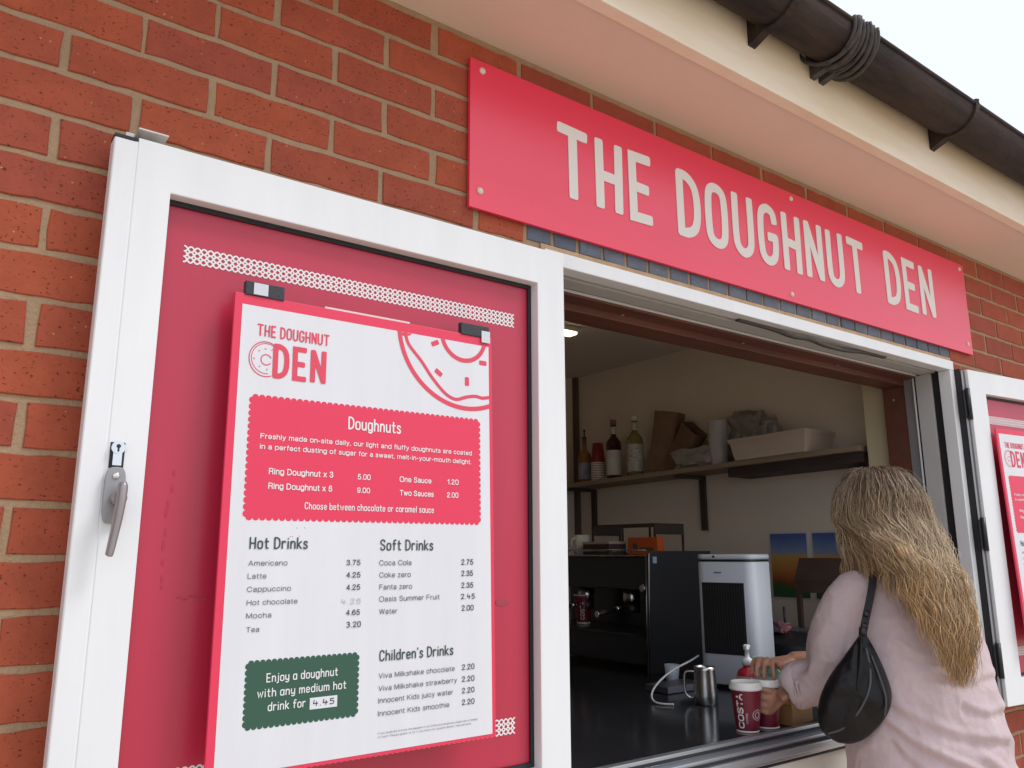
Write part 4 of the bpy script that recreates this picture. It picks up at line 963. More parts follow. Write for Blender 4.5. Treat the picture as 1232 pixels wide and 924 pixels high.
# branded takeaway cups
COSTARED = mat('takeaway_cup_red', (.18, .012, .030), .42)
LIDW = mat('cup_lid_white', (.80, .78, .75), .35)
def wrap(mb, r0, r1, h, ang0):            # turn flat (x,z) lettering at y=-t into lettering wrapped on a tapered cup
    out = []
    for (x, y, z) in mb.v:
        r = r0+(r1-r0)*z/h - y; a = ang0+x/r0; out.append((r*math.cos(a), r*math.sin(a), z))
    mb.v = out
def takeaway(label, loc, face, lid=True):
    t = thing('takeaway_cup', loc, label, 'paper cup', 'takeaway coffee cups on the hatch counter')
    h = .104; r0, r1 = .0285, .0385
    p = MB(); p.lathe([(r0, 0), (r0+.0006, .001), (r0+(r1-r0)*.04, .0042)], n=40, m=1); p.lathe([(r0+(r1-r0)*.04, .0043), (r1, h)], n=40, m=0, caps=False)
    p.build('cup_body', [COSTARED, LIDW], t)
    p = MB(); p.lathe([(r1+.001, h-.003), (r1+.0032, h-.002), (r1+.0035, h+.004), (r1+.001, h+.005), (r1+.0005, h+.013), (r1-.001, h+.016), (r1-.004, h+.017), (r1-.006, h+.013), (0, h+.012)], n=40, caps=False); p.build('lid', LIDW, t)
    p = MB(); q = MB()
    for ch, x in (('C', 0), ('O', .0175), ('S', .035), ('T', .0515), ('A', .068)): 
        wd = .0128; st, W = strokes(ch)
        for i, (cl, s) in enumerate(st): ribbon(q, [(x+a/W*wd, b*.0118) for a, b in s], .0031, .0005+i*.00004, 0, cl)
    # lettering runs up the cup: rotate flat text by 90 degrees
    p.v = [(-z-.0, y, x+.012) for x, y, z in q.v]; p.f = q.f; p.mi = q.mi; p.sm = q.sm
    wrap(p, r0, r1, h, face-.30); p.build('lettering', mat('cup_print_white', (.82, .78, .74), .5), t)
    q = MB(); font_text(q, 'COFFEE', 0, .026, 0, .0042, .0005)
    p = MB(); p.v = [(-z+.010, y, x+.022) for x, y, z in q.v]; p.f = q.f; p.mi = q.mi; p.sm = q.sm
    wrap(p, r0, r1, h, face-.30); p.build('small_lettering', mat('cup_print_white', (.82, .78, .74), .5), t)
    p = MB(); cx = .0335; cz = .043
    ring = [(cx+.0125*math.cos(2*PI*i/36), cz+.0125*math.sin(2*PI*i/36)) for i in range(36)]
    ribbon(p, ring, .0014, .0005, closed=True)
    bean = [(cx+.0075*math.cos(a)*(1-.15*math.sin(a)), cz+.0085*math.sin(a)) for a in [2*PI*i/20 for i in range(20)]]
    p.prism(bean, -.0005, -.0002); 
    wrap(p, r0, r1, h, face-.30); p.build('emblem', mat('cup_print_pale', (.66, .55, .55), .5), t)
    p = MB(); ribbon(p, [(cx-.003, cz+.007), (cx+.001, cz+.001), (cx-.001, cz-.007)], .0016, .0008); wrap(p, r0, r1, h, face-.30); p.build('emblem_vein', COSTARED, t)
    return t
ang = math.atan2(-1.33-.09, -1.77)
CUP1 = (1.782, .082, CZ); CUP2 = (1.862, .080, CZ)
takeaway('dark red takeaway cup with white lid, standing free at the front of the hatch', CUP1, ang)
takeaway('dark red takeaway cup half hidden in the customer\'s hands', CUP2, ang+2.3)
t = thing('takeaway_cup', (2.40, 1.42, CZ+.143), 'small dark red takeaway cup on the coffee machine drip tray', 'paper cup', 'takeaway coffee cups on the hatch counter')
p = MB(); p.lathe([(.027, 0), (.028, .001), (.029, .008)], n=28, m=1); p.lathe([(.029, .0082), (.041, .118)], n=28, m=0, caps=False); p.lathe([(.041, .118), (.043, .120), (.042, .123), (.039, .1225), (.038, .112), (.0, .112)], n=28, m=1, caps=False); p.build('cup_body', [COSTARED, LIDW], t)
q = MB()
for ch, x in (('C', 0), ('O', .016), ('S', .032), ('T', .047), ('A', .062)):
    st, W = strokes(ch)
    for i, (cl, s) in enumerate(st): ribbon(q, [(x+a/W*.011, b*.013) for a, b in s], .0029, .0005+i*.00004, 0, cl)
p = MB(); p.v = [(-z, y, x+.02) for x, y, z in q.v]; p.f = q.f; p.mi = q.mi; p.sm = q.sm
wrap(p, .028, .041, .118, math.atan2(-2.75, -2.4)+.1); p.build('lettering', mat('cup_print_white', (.82, .78, .74), .5), t)

# milk jug
t = thing('milk_jug', (1.985, .392, CZ), 'brushed steel milk jug in front of the white cooler', 'jug')
p = MB(); R = []
for (r, z) in ((.034, 0), (.036, .003), (.0355, .03), (.033, .07), (.0315, .098), (.0325, .108), (.0305, .108), (.0295, .098), (.030, .06), (.001, .05)):
    R.append([(r*math.cos(2*PI*i/28)*(1+(.16 if z > .09 else 0)*max(0, math.cos(2*PI*i/28-PI*.25))**8), r*math.sin(2*PI*i/28)*(1+(.16 if z > .09 else 0)*max(0, math.cos(2*PI*i/28-PI*.25))**8), z) for i in range(28)])
p.loft(R); p.build('jug_body', STEEL, t)
p = MB(); a = math.radians(125); ca, sa = math.cos(a), math.sin(a)
p.tube(catmull([(.030*ca, .030*sa, .092), (.056*ca, .056*sa, .090), (.062*ca, .062*sa, .07), (.060*ca, .060*sa, .03), (.045*ca, .045*sa, .016), (.033*ca, .033*sa, .02)], 6), .0042, 8); p.build('handle', STEEL, t)
# white cable
cab = [(2.22, .62, 1.15), (2.15, .597, 1.140), (2.07, .585, 1.125), (2.0, .57, 1.108), (1.93, .545, 1.088), (1.885, .52, 1.068), (1.865, .49, 1.056), (1.865, .46, CZ+.0035), (1.885, .43, CZ+.0035)]
p = MB(); p.tube(catmull(cab, 8), .0032, 8); tag(p.build('power_cable', mat('cable_white', (.55, .55, .56), .4)), 'thin white cable drooping from behind the cooler onto the counter', 'cable')
t = thing('espresso_cup', (2.21, .735, CZ), 'small white cup tucked behind the white cable', 'cup')
p = MB(); p.lathe([(.018, 0), (.021, .003), (.027, .06), (.025, .06), (.019, .006), (0, .006)], n=20, caps=False); p.build('cup_body', mat('cup_bluewhite', (.60, .66, .72), .4), t)
p = MB(); p.lathe([(.020, .03), (.0275, .0615)], n=4, caps=False)
t = thing('steel_tray', (2.10, .62, CZ), 'low dark metal tray under the white cable', 'tray')
p = MB(); p.cbox(-.09, .10, -.05, .05, .001, .022, .002); p.build('tray_body', mat('tray_dark', (.10, .10, .12), .35, metal=.5), t)
# sanitiser pump bottle
t = thing('pump_bottle', (1.965, .215, CZ), 'red bottle with a white pump top behind the front cup', 'bottle')
p = MB(); p.lathe([(.030, 0), (.032, .004), (.032, .106), (.027, .118), (.013, .126), (.013, .132)], n=24); p.build('bottle_body', mat('bottle_red', (.40, .015, .03), .35), t)
p = MB(); p.lathe([(.0323, .070), (.0323, .104)], n=24, caps=False); p.build('bottle_label', mat('pump_label', (.62, .50, .48), .5, var=.8, vscale=18, hue2=(.42, .02, .03)), t)
p = MB(); p.lathe([(.0155, .1322), (.0155, .148), (.010, .151), (.0065, .155), (.0065, .172), (.009, .173), (.010, .186), (.007, .188)], n=18); p.tube([(0, 0, .180), (-.016, -.014, .181), (-.030, -.024, .176)], [.0055, .0048, .0038], 8); p.build('pump', mat('pump_white', (.72, .73, .75), .35), t)
# green paper napkins standing behind
t = thing('green_bag', (2.13, .275, CZ), 'pale green crumpled plastic bag beside the white cooler', 'plastic bag')
p = MB(); crumple(p, (0, 0, .062), .035, .050, .066, 12, .30); p.build('bag_body', mat('bag_green', (.30, .60, .48), .35, var=.25, vscale=9, trans=.25), t)
# kraft carton on the sill counter
t = thing('kraft_carton', (1.965, .085, CZ), 'small brown kraft carton beside the customer\'s sleeve', 'carton', rot=(0, 0, .12))
p = MB(); p.cbox(-.055, .055, -.038, .038, 0, .052, .002); p.build('carton_body', mat('kraft_tan', (.36, .19, .07), .7, var=.15, vscale=8), t)
p = MB(); p.prism([(-.054, .0525), (.054, .0525), (.046, .058), (-.046, .058)], -.034, .034); p.build('flap', mat('kraft_tan', (.36, .19, .07), .7), t)

# posters on the right-hand wall
SUNSET = bpy.data.materials.new('poster_print'); SUNSET.use_nodes = True; n_ = SUNSET.node_tree
tcn = n_.nodes.new('ShaderNodeTexCoord'); sx_ = n_.nodes.new('ShaderNodeSeparateXYZ'); rp = n_.nodes.new('ShaderNodeValToRGB'); ns = n_.nodes.new('ShaderNodeTexNoise'); ns.inputs['Scale'].default_value = 3
ad = n_.nodes.new('ShaderNodeMath'); ad.operation = 'MULTIPLY_ADD'; ad.inputs[1].default_value = .12
n_.links.new(tcn.outputs['Generated'], sx_.inputs[0]); n_.links.new(tcn.outputs['Generated'], ns.inputs[0]); n_.links.new(ns.outputs[0], ad.inputs[0]); n_.links.new(sx_.outputs[2], ad.inputs[2]); n_.links.new(ad.outputs[0], rp.inputs[0])
e = rp.color_ramp.elements; e[0].position = 0; e[0].color = (.04, .12, .05, 1); e[1].position = 1; e[1].color = (.09, .15, .40, 1)
for ps, c in ((.25, (.06, .14, .05)), (.29, (.26, .07, .03)), (.50, (.58, .22, .06)), (.70, (.62, .36, .12)), (.76, (.26, .34, .52)), (.88, (.16, .25, .50))):
    x = e.new(ps); x.color = (*c, 1)
n_.links.new(rp.outputs[0], n_.nodes['Principled BSDF'].inputs['Base Color']); n_.nodes['Principled BSDF'].inputs['Roughness'].default_value = .35
for y0, y1, lb in ((.75, .945, 'sunset coloured poster, nearer the cooler'), (.545, .732, 'sunset coloured poster, half behind the customer\'s hair')):
    t = thing('wall_poster', (3.099, (y0+y1)/2, 1.298), lb+', on the right wall', 'poster', 'posters on the right wall')
    p = MB(); p.box(-.003, 0, -(y1-y0)/2, (y1-y0)/2, 0, .287); p.build('poster_border', mat('poster_white', (.62, .62, .64), .5), t)
    p = MB(); p.box(-.0042, -.0031, -(y1-y0)/2+.006, (y1-y0)/2-.006, .006, .278); p.build('poster_picture', SUNSET, t)
# bread crate and till at the end of the counter
WOODM = mat('crate_wood', (.065, .038, .027), .6, var=.3, vscale=7)
t = thing('wooden_rack', (2.78, .44, CZ), 'dark wooden rack with a slanted lid beside the posters', 'rack')
p = MB(); p.box(-.10, .10, -.13, .10, .30, .318); p.box(-.10, .10, -.13, .10, .335, .345); p.prism([(-.10, .3455), (.10, .3455), (.09, .415), (-.06, .425)], -.13, .10); p.build('rack_box', WOODM, t)
for x, y in ((-.09, -.12), (-.09, .09), (.09, -.12), (.09, .09)):
    p = MB(); p.box(x-.008, x+.008, y-.008, y+.008, .001, .2995); p.build('leg', WOODM, t)
for x in (-.095, .095):
    p = MB(); p.box(x-.004, x+.004, -.12, .09, .3182, .3348); p.build('spacer', WOODM, t)
t = thing('card_till', (2.60, .47, CZ), 'dark till unit with a small screen arm, behind the customer\'s sleeve', 'till')
p = MB(); p.prism([(-.10, .001), (.10, .001), (.10, .14), (-.02, .17), (-.10, .13)], -.09, .09); p.build('till_body', BLACKM, t)
p = MB(); p.box(-.02, .06, -.07, .07, .171, .176); p.build('keypad', mat('keypad_grey', (.10, .10, .12), .5), t)
p = MB(); p.tube([(.02, .08, .175), (.025, .085, .25)], .004, 8); p.build('cable_arm', BLACK, t)
t = thing('snack_packet', (2.565, .535, CZ+.1575), 'crumpled orange and blue packet lying on the till', 'packet')
p = MB(); crumple(p, (0, 0, .022), .022, .03, .018, 8, .4); p.build('wrapper', mat('wrapper_orange', (.50, .14, .05), .5, var=.6, vscale=14, hue2=(.10, .12, .22)), t)
# ================================================================== customer
HD = math.radians(33); FW = Vector((math.sin(HD), math.cos(HD), 0)); RT = Vector((math.cos(HD), -math.sin(HD), 0)); O0 = Vector((1.995, -.272, 0))
def P(f, r, z): return O0+FW*f+RT*r+Vector((0, 0, z))
person = thing('person', (O0.x, O0.y, 0), 'woman in a loose pale pink blouse with long wavy blonde hair, leaning into the hatch', 'person')
def loc(v): return Vector(v)-Vector((O0.x, O0.y, 0))
def remesh(mb, name, mats, vox, smooth=4, disp=None, parent=None):
    me = mb.mesh(name, mats); o = bpy.data.objects.new(name, me); col.objects.link(o)
    m = o.modifiers.new('r', 'REMESH'); m.mode = 'VOXEL'; m.voxel_size = vox; m.use_smooth_shade = True
    s = o.modifiers.new('s', 'SMOOTH'); s.factor = .5; s.iterations = smooth
    dg = bpy.context.evaluated_depsgraph_get(); dg.update()
    n = bpy.data.meshes.new_from_object(o.evaluated_get(dg)); n.name = name
    if disp:
        n.update(); nor = [v.normal.copy() for v in n.vertices]
        for v, q in zip(n.vertices, nor): v.co += q*disp(v.co, q)
    for p in n.polygons: p.use_smooth = True
    n.materials.clear()
    for q in mats: n.materials.append(q)
    o.modifiers.clear(); o.data = n; bpy.data.meshes.remove(me)
    if parent: o.parent = parent
    return o
def ring(c, a, b, z, n=28, sq=1.0, tilt=0):
    out = []
    for i in range(n):
        t = 2*PI*i/n; ct, st = math.cos(t), math.sin(t)
        ct = math.copysign(abs(ct)**sq, ct); st = math.copysign(abs(st)**sq, st)
        out.append(loc(P(c+b*st, a*ct, z+tilt*st)))
    return out
SH_L, SH_R = P(.055, -.125, 1.392), P(.055, .110, 1.392)
EL_L, WR_L, HN_L = Vector((1.885, -.085, 1.190)), Vector((1.868, .000, 1.158)), Vector((1.843, .040, 1.135))
EL_R, WR_R, HN_R = Vector((2.095, -.015, 1.20)), Vector((1.972, .075, 1.205)), Vector((1.895, .092, 1.196))
HC = P(.115, -.012, 1.595)                               # head centre
SKIN = mat('skin', (.42, .20, .13), .5, var=.12, vscale=25)
# --- body: one surface
b = MB()
b.loft([ring(0, .15, .11, .80), ring(0, .165, .12, .92), ring(.005, .15, .11, 1.05), ring(.02, .13, .10, 1.15), ring(.04, .135, .10, 1.27), ring(.05, .13, .09, 1.36), ring(.06, .09, .065, 1.42), ring(.075, .055, .055, 1.455), ring(.09, .048, .05, 1.50), ring(.11, .048, .052, 1.54)])
R3 = Matrix(((RT.x, FW.x, 0), (RT.y, FW.y, 0), (0, 0, 1)))
b.ellipsoid(loc(HC), .073, .092, .108, mtx=R3, u=28, v=18)
b.ellipsoid(loc(HC+FW*.030+Vector((0, 0, -.062))), .052, .058, .052, mtx=R3, u=20, v=14)       # jaw
b.ellipsoid(loc(HC+FW*.094+Vector((0, 0, -.022))), .013, .020, .022, mtx=R3)                    # nose
b.ellipsoid(loc(HC+FW*.083+Vector((0, 0, -.062))), .022, .012, .008, mtx=R3)                    # lips
for s in (-1, 1):
    b.ellipsoid(loc(HC+RT*s*.074+FW*-.005+Vector((0, 0, -.015))), .010, .020, .030, mtx=R3)     # ears
    b.tube([loc(P(0, s*.09, .92)), loc(P(.02, s*.095, .50)), loc(P(-.01, s*.10, .10))], [.085, .06, .04], 14)
    b.tube([loc(P(-.04, s*.10, .045)), loc(P(.06, s*.105, .04)), loc(P(.15, s*.115, .025))], [.035, .036, .022], 12)
def limb(mb, pts, rads): mb.tube(catmull([loc(p) for p in pts], 5), [rads[0]+(rads[-1]-rads[0])*i/((len(pts)-1)*5) for i in range((len(pts)-1)*5+1)], 12)
limb(b, [SH_L, EL_L], [.045, .038]); limb(b, [EL_L, WR_L], [.038, .026])
limb(b, [SH_R, EL_R], [.045, .038]); limb(b, [EL_R, WR_R], [.038, .026])
def hand(mb, wrist, knuckle, palm_n, fingers, thumb):
    w_, k_ = Vector(wrist), Vector(knuckle); d = (k_-w_).normalized(); side = d.cross(Vector(palm_n)).normalized(); pn = side.cross(d).normalized()
    rr = []
    for t, hw, ht in ((-.1, .024, .020), (.25, .030, .017), (.6, .036, .015), (1.0, .038, .012)):
        c = w_+(k_-w_)*t; rr.append([loc(c+side*math.cos(2*PI*i/14)*hw+pn*math.sin(2*PI*i/14)*ht) for i in range(14)])
    mb.loft(rr)
    for i, f in enumerate(fingers):
        base = k_+side*(-.027+.018*i)-d*.012
        pts = [base]+[Vector(q) for q in f]
        c = catmull([loc(q) for q in pts], 4); mb.tube(c, [.0086-.0022*j/(len(c)-1) for j in range(len(c))], 10); mb.ellipsoid(c[-1], .0064, .0064, .0064, u=10, v=6)
    tb = w_+(k_-w_)*.35-side*.024
    c = catmull([loc(q) for q in [tb]+[Vector(q) for q in thumb]], 4); mb.tube(c, [.0115-.0038*j/(len(c)-1) for j in range(len(c))], 10); mb.ellipsoid(c[-1], .0075, .0075, .0075, u=10, v=6)
c2 = Vector((CUP2[0], CUP2[1], 0))
def oncup(a, z, e=.0475):                               # a point just off the held cup: a in degrees around it
    r = .030+.009*min(1, (z-CZ)/.104)+(e-.0385); return c2+Vector((r*math.cos(math.radians(a)), r*math.sin(math.radians(a)), z))
# left hand: palm on the near side of the cup, four fingers round its left flank
hand(b, WR_L, oncup(248, 1.132, .060), (c2-WR_L), [
    [oncup(228-0, 1.147), oncup(200, 1.150), oncup(168, 1.150)], [oncup(226, 1.129), oncup(196, 1.131), oncup(160, 1.132)],
    [oncup(226, 1.111), oncup(198, 1.112), oncup(164, 1.113)], [oncup(228, 1.094), oncup(204, 1.095), oncup(178, 1.096)]],
    [oncup(282, 1.140, .056), oncup(310, 1.146), oncup(335, 1.148)])
# right hand: comes in from behind, fingertips pressing the lid
kr = c2+Vector((.038, .012, 1.204))
def sh_(v): return c2+Vector((v[0]*.78+.016, v[1]*.85-.004, v[2]))
hand(b, WR_R, kr, (0, 0, -1), [
    [sh_((-.004, .044, 1.214)), sh_((-.030, .042, 1.202)), sh_((-.042, .038, 1.180))],
    [sh_((-.008, .026, 1.217)), sh_((-.038, .020, 1.204)), sh_((-.050, .014, 1.178))],
    [sh_((-.006, .006, 1.216)), sh_((-.034, -.004, 1.203)), sh_((-.046, -.010, 1.176))],
    [sh_((.000, -.012, 1.212)), sh_((-.020, -.026, 1.198)), sh_((-.030, -.036, 1.176))]],
    [sh_((.030, -.028, 1.196)), sh_((.012, -.046, 1.184)), sh_((.000, -.050, 1.172))])
body = remesh(b, 'body', [SKIN], .0042, 3, parent=person)
for s in (-1, 1):
    e = MB(); e.ellipsoid(loc(HC+FW*.080+RT*s*.031+Vector((0, 0, .002))), .012, .012, .009, mtx=R3); e.build('eye', mat('eye_white', (.75, .72, .70), .3), body)
# --- trousers and shoes
t_ = MB()
for s in (-1, 1):
    t_.tube([loc(P(0, s*.092, .96)), loc(P(.02, s*.095, .5)), loc(P(-.01, s*.10, .09))], [.105, .08, .065], 18)
t_.loft([ring(0, .17, .13, .78), ring(0, .178, .135, .93), ring(0, .17, .125, 1.0)])
remesh(t_, 'trousers', [mat('denim_dark', (.05, .06, .10), .8, var=.3, vscale=20)], .012, 3, parent=person)
for s in (-1, 1):
    q = MB(); q.tube([loc(P(-.075, s*.10, .045)), loc(P(.0, s*.10, .05)), loc(P(.10, s*.11, .04)), loc(P(.19, s*.118, .03))], [.042, .048, .046, .024], 14); q.build('shoe', mat('shoe_white', (.6, .6, .6), .6), person)
# --- blouse
BL_ = MB()
BL_.loft([ring(-.005, .196, .158, .78, sq=.95), ring(0, .192, .154, .90, sq=.95), ring(.003, .187, .147, 1.0, sq=.94), ring(.008, .185, .143, 1.08, sq=.93), ring(.018, .176, .135, 1.17, sq=.92), ring(.034, .168, .127, 1.27, sq=.92), ring(.048, .160, .118, 1.345, sq=.92), ring(.056, .138, .095, 1.405, sq=.95), ring(.064, .105, .078, 1.438), ring(.070, .076, .066, 1.460), ring(.076, .064, .062, 1.478)])
CF_L = EL_L+(WR_L-EL_L)*.78
BL_.tube(catmull([loc(p) for p in (P(.055, -.09, 1.392), SH_L+Vector((0, 0, -.005)), (SH_L+EL_L)/2+Vector((-.008, 0, .008)), EL_L+Vector((.0, -.008, 0)), CF_L)], 6), [.050, .054, .056, .057, .058, .058, .058, .058, .059, .060, .061, .062, .063, .064, .064, .064, .063, .062, .060, .058, .056, .054, .053, .052, .052], 24)
CF_R = EL_R+(WR_R-EL_R)*.45
BL_.tube(catmull([loc(p) for p in (P(.055, .09, 1.392), SH_R, (SH_R+EL_R)/2, EL_R, CF_R)], 6), [.050, .054, .056, .057, .058, .058, .058, .058, .059, .060, .061, .062, .062, .062, .062, .061, .060, .059, .058, .056, .055, .054, .053, .053, .053], 24)
CLOTH = mat('pink_linen', (.58, .465, .475), .9, .2, var=.09, vscale=26, bump=.55, bscale=70)
_lp = lambda p: (Vector(p)).dot(RT)
FOLDS = ((-.15, 1.135, .04, 1.015, .011, .010), (-.12, 1.16, .13, 1.075, .008, .012), (-.05, 1.235, .15, 1.215, .006, .010), (-.13, 1.09, -.02, .98, .009, .010), (.02, 1.17, .17, 1.14, .006, .011), (-.10, 1.30, .02, 1.25, .005, .010), (.05, 1.06, .19, .99, .008, .013))
def folds(co, n):
    z = co.z; r = co.dot(RT); f = co.dot(FW)
    warp = noise.noise(co*5)*.5
    w1 = math.sin((z*1.0+r*.55+noise.noise(co*4.0)*.10)*62)*.0028*max(0, min(1, (1.30-z)*4))          # slack folds over the lower back
    w2 = math.sin((f*1.1+r*.9+noise.noise(co*3.3+Vector((4, 0, 0)))*.12)*48)*.0022
    ridge = 1-abs(noise.noise(Vector((r*6+z*2.5, f*6, z*11-r*5))))*2.2
    d = w1*.55+w2*.35+noise.noise(co*6)*.0035
    for sc_, am_, of in ((6, .0042, 0), (13, .0024, 3.3), (27, .0014, 7.1)):
        q = Vector((r*1.0+z*.4, f, z*.8-r*.4))*sc_+Vector((of, of*2, 0)); d += am_*((1-min(1, abs(noise.noise(q))*1.7))**3-.25)
    if f < .05:
        for (r0, z0, r1, z1, am_, wd_) in FOLDS:
            dr, dz = r1-r0, z1-z0; L2 = dr*dr+dz*dz; t = max(0, min(1, ((r-r0)*dr+(z-z0)*dz)/L2)); rr = (r-r0-dr*t); zz_ = (z-z0-dz*t)+.012*math.sin(t*4)+.006*noise.noise(co*14)
            sd = (zz_*dr-rr*dz)/math.sqrt(L2); e = math.hypot(rr, zz_)
            d += am_*math.exp(-(e/wd_)**2)*math.sin(min(1, t*1.4+.25)*PI*.75)-am_*.7*math.exp(-((sd+wd_*1.5)/wd_)**2)*(1 if 0 < t < 1 else 0)*.8
    arm = (co-loc(EL_L)).length
    if arm < .17:
        ax_ = (EL_L-SH_L).normalized(); v_ = co-loc(SH_L); u = v_.dot(ax_); pv = v_-ax_*u
        an = math.atan2(pv.dot(Vector((0, 0, 1))-ax_*ax_.z), pv.dot(ax_.cross(Vector((0, 0, 1)))))
        k = (1-arm/.17)
        d += .0075*math.sin(an*4+u*14+noise.noise(co*7)*2.2)*k+.0065*math.sin(u*80+an*1.5+noise.noise(co*9)*3)*k*k
    return d
blouse = remesh(BL_, 'blouse', [CLOTH], .0048, 5, folds, person)
# rolled cuffs: a soft turned-back roll, with a tab and drawstring ends on the left
for (cc, ax, rr) in ((CF_L, (WR_L-EL_L).normalized(), .051), (CF_R, (WR_R-EL_R).normalized(), .052)):
    s1 = ax.cross(Vector((0, 0, 1))).normalized(); s2 = s1.cross(ax).normalized(); q = MB(); R = []
    for j in range(28):
        t = 2*PI*j/28; row = []
        dirv = s1*math.cos(t)+s2*math.sin(t)
        for i in range(12):
            u = 2*PI*i/12; k = 1+.12*math.sin(t*5+1)+.1*math.sin(t*9)
            row.append(loc(cc+dirv*(rr+.0075*math.cos(u)*k)+ax*(.017*math.sin(u)*k+.004*math.sin(3*t)+.004)))
        R.append(row)
    bb_ = len(q.v)
    for row in R: q.v += [tuple(p) for p in row]
    for j in range(28):
        for i in range(12):
            a0, a1 = j*12+i, j*12+(i+1) % 12; c0, c1 = ((j+1) % 28)*12+i, ((j+1) % 28)*12+(i+1) % 12
            q.face([bb_+a0, bb_+a1, bb_+c1, bb_+c0], 0, True)
    q.build('cuff', CLOTH, blouse)
q = MB(); c0 = CF_L+Vector((-.050, -.026, .014))
q.tube(catmull([loc(c0), loc(c0+Vector((-.004, .004, -.02))), loc(c0+Vector((.004, .002, -.045))), loc(c0+Vector((.012, .008, -.062)))], 5), .0028, 7)
q.tube(catmull([loc(c0), loc(c0+Vector((-.006, -.004, -.012))), loc(c0+Vector((.0, -.006, -.03)))], 5), .0028, 7); q.ellipsoid(loc(c0), .006, .006, .006)
q.build('drawstring', CLOTH, blouse)
# yoke seam across the back
# --- hair
HROOT = (.105, .062, .034); HTIP = (.50, .31, .135)
hm = bpy.data.materials.new('blonde_hair'); hm.use_nodes = True; hn = hm.node_tree; hb = hn.nodes['Principled BSDF']
at = hn.nodes.new('ShaderNodeAttribute'); at.attribute_name = 'along'; rp = hn.nodes.new('ShaderNodeValToRGB'); e = rp.color_ramp.elements
e[0].position = 0; e[0].color = (.105, .066, .042, 1); e[1].position = 1; e[1].color = (.52, .32, .145, 1)
for ps, c in ((.18, (.21, .145, .092)), (.38, (.50, .385, .26)), (.70, (.58, .435, .27))):
    x = e.new(ps); x.color = (*c, 1)
gi = hn.nodes.new('ShaderNodeNewGeometry'); mr = hn.nodes.new('ShaderNodeMapRange'); mr.inputs[3].default_value = .45; mr.inputs[4].default_value = 1.55
hn.links.new(gi.outputs['Random Per Island'], mr.inputs[0]); ml = hn.nodes.new('ShaderNodeMix'); ml.data_type = 'RGBA'; ml.blend_type = 'MULTIPLY'; ml.inputs[0].default_value = 1
hn.links.new(at.outputs['Fac'], rp.inputs[0]); hn.links.new(rp.outputs[0], ml.inputs[6]); hn.links.new(mr.outputs[0], ml.inputs[7]); hn.links.new(ml.outputs[2], hb.inputs['Base Color'])
hb.inputs['Roughness'].default_value = .48; hb.inputs['Specular IOR Level'].default_value = .35
hr = random.Random(11); H_ = MB(); ALONG = []
HX, HY, HZ = .084, .105, .119
def headpt(az, pol, k=1.0):                        # az 0 = back, + = right ; pol 0 = crown
    return HC+(RT*math.sin(az)*HX*math.sin(pol)-FW*math.cos(az)*HY*math.sin(pol)+Vector((0, 0, HZ*math.cos(pol))))*k
def guide(az, lift, length):
    start = HC+RT*(.010*math.sin(az))+FW*(.035+.02*math.cos(az*2))+Vector((0, 0, HZ*.93))
    p = [start]
    for pol in (30, 52, 74, 96): p.append(headpt(az, math.radians(pol), 1.0+lift*.8+.05*(pol/96)))
    last = p[-1]; sgn = 1 if az > 0 else -1
    side = min(1, abs(az)/1.9)
    # lower fall: slides off the back of the head, gathers and drifts to the right of the spine
    n = 7; rr_ = (last-HC).dot(RT); f0 = (last-O0).dot(FW)
    left = max(0, min(1, (-az-.15)/1.1))                                    # how far round to the left
    zend = 1.195+(1-length)*.24+left*.13
    fr_ = max(0, min(1, (-az-1.15)/.6)); fr_ = fr_*fr_*(3-2*fr_)
    zend = zend*(1-fr_)+(1.385+.05*(1-length))*fr_
    for k in range(1, n+1):
        t = k/n; z = last.z+(zend-last.z)*t
        back = .034-.135-.022-(.016 if z < 1.36 else 0)
        f = f0*(1-min(1, t*1.7))+back*min(1, t*1.7)
        tgt = rr_*(.24+.46*left)-.030+.024*t
        r = rr_*(1-t)+tgt*t
        if fr_ > 0: f = f*(1-fr_)+(f0*(1-t)+.10*t)*fr_; r = r*(1-fr_)+(rr_*(1-t*.9)-.108*t*.9)*fr_
        p.append(O0+FW*f+RT*r+Vector((0, 0, z)))
    return p
def strand(pts, rad, sh=0):
    c = pts; K = len(c); b0 = len(H_.v); H_.tube([loc(q) for q in c], [rad*(1 if i < K-5 else .25+.75*(K-1-i)/5) for i in range(K)], 3, caps=False)
    for i in range(K): ALONG.extend([max(0, min(1, i/(K-1)+sh*min(1, i/8)))]*3)
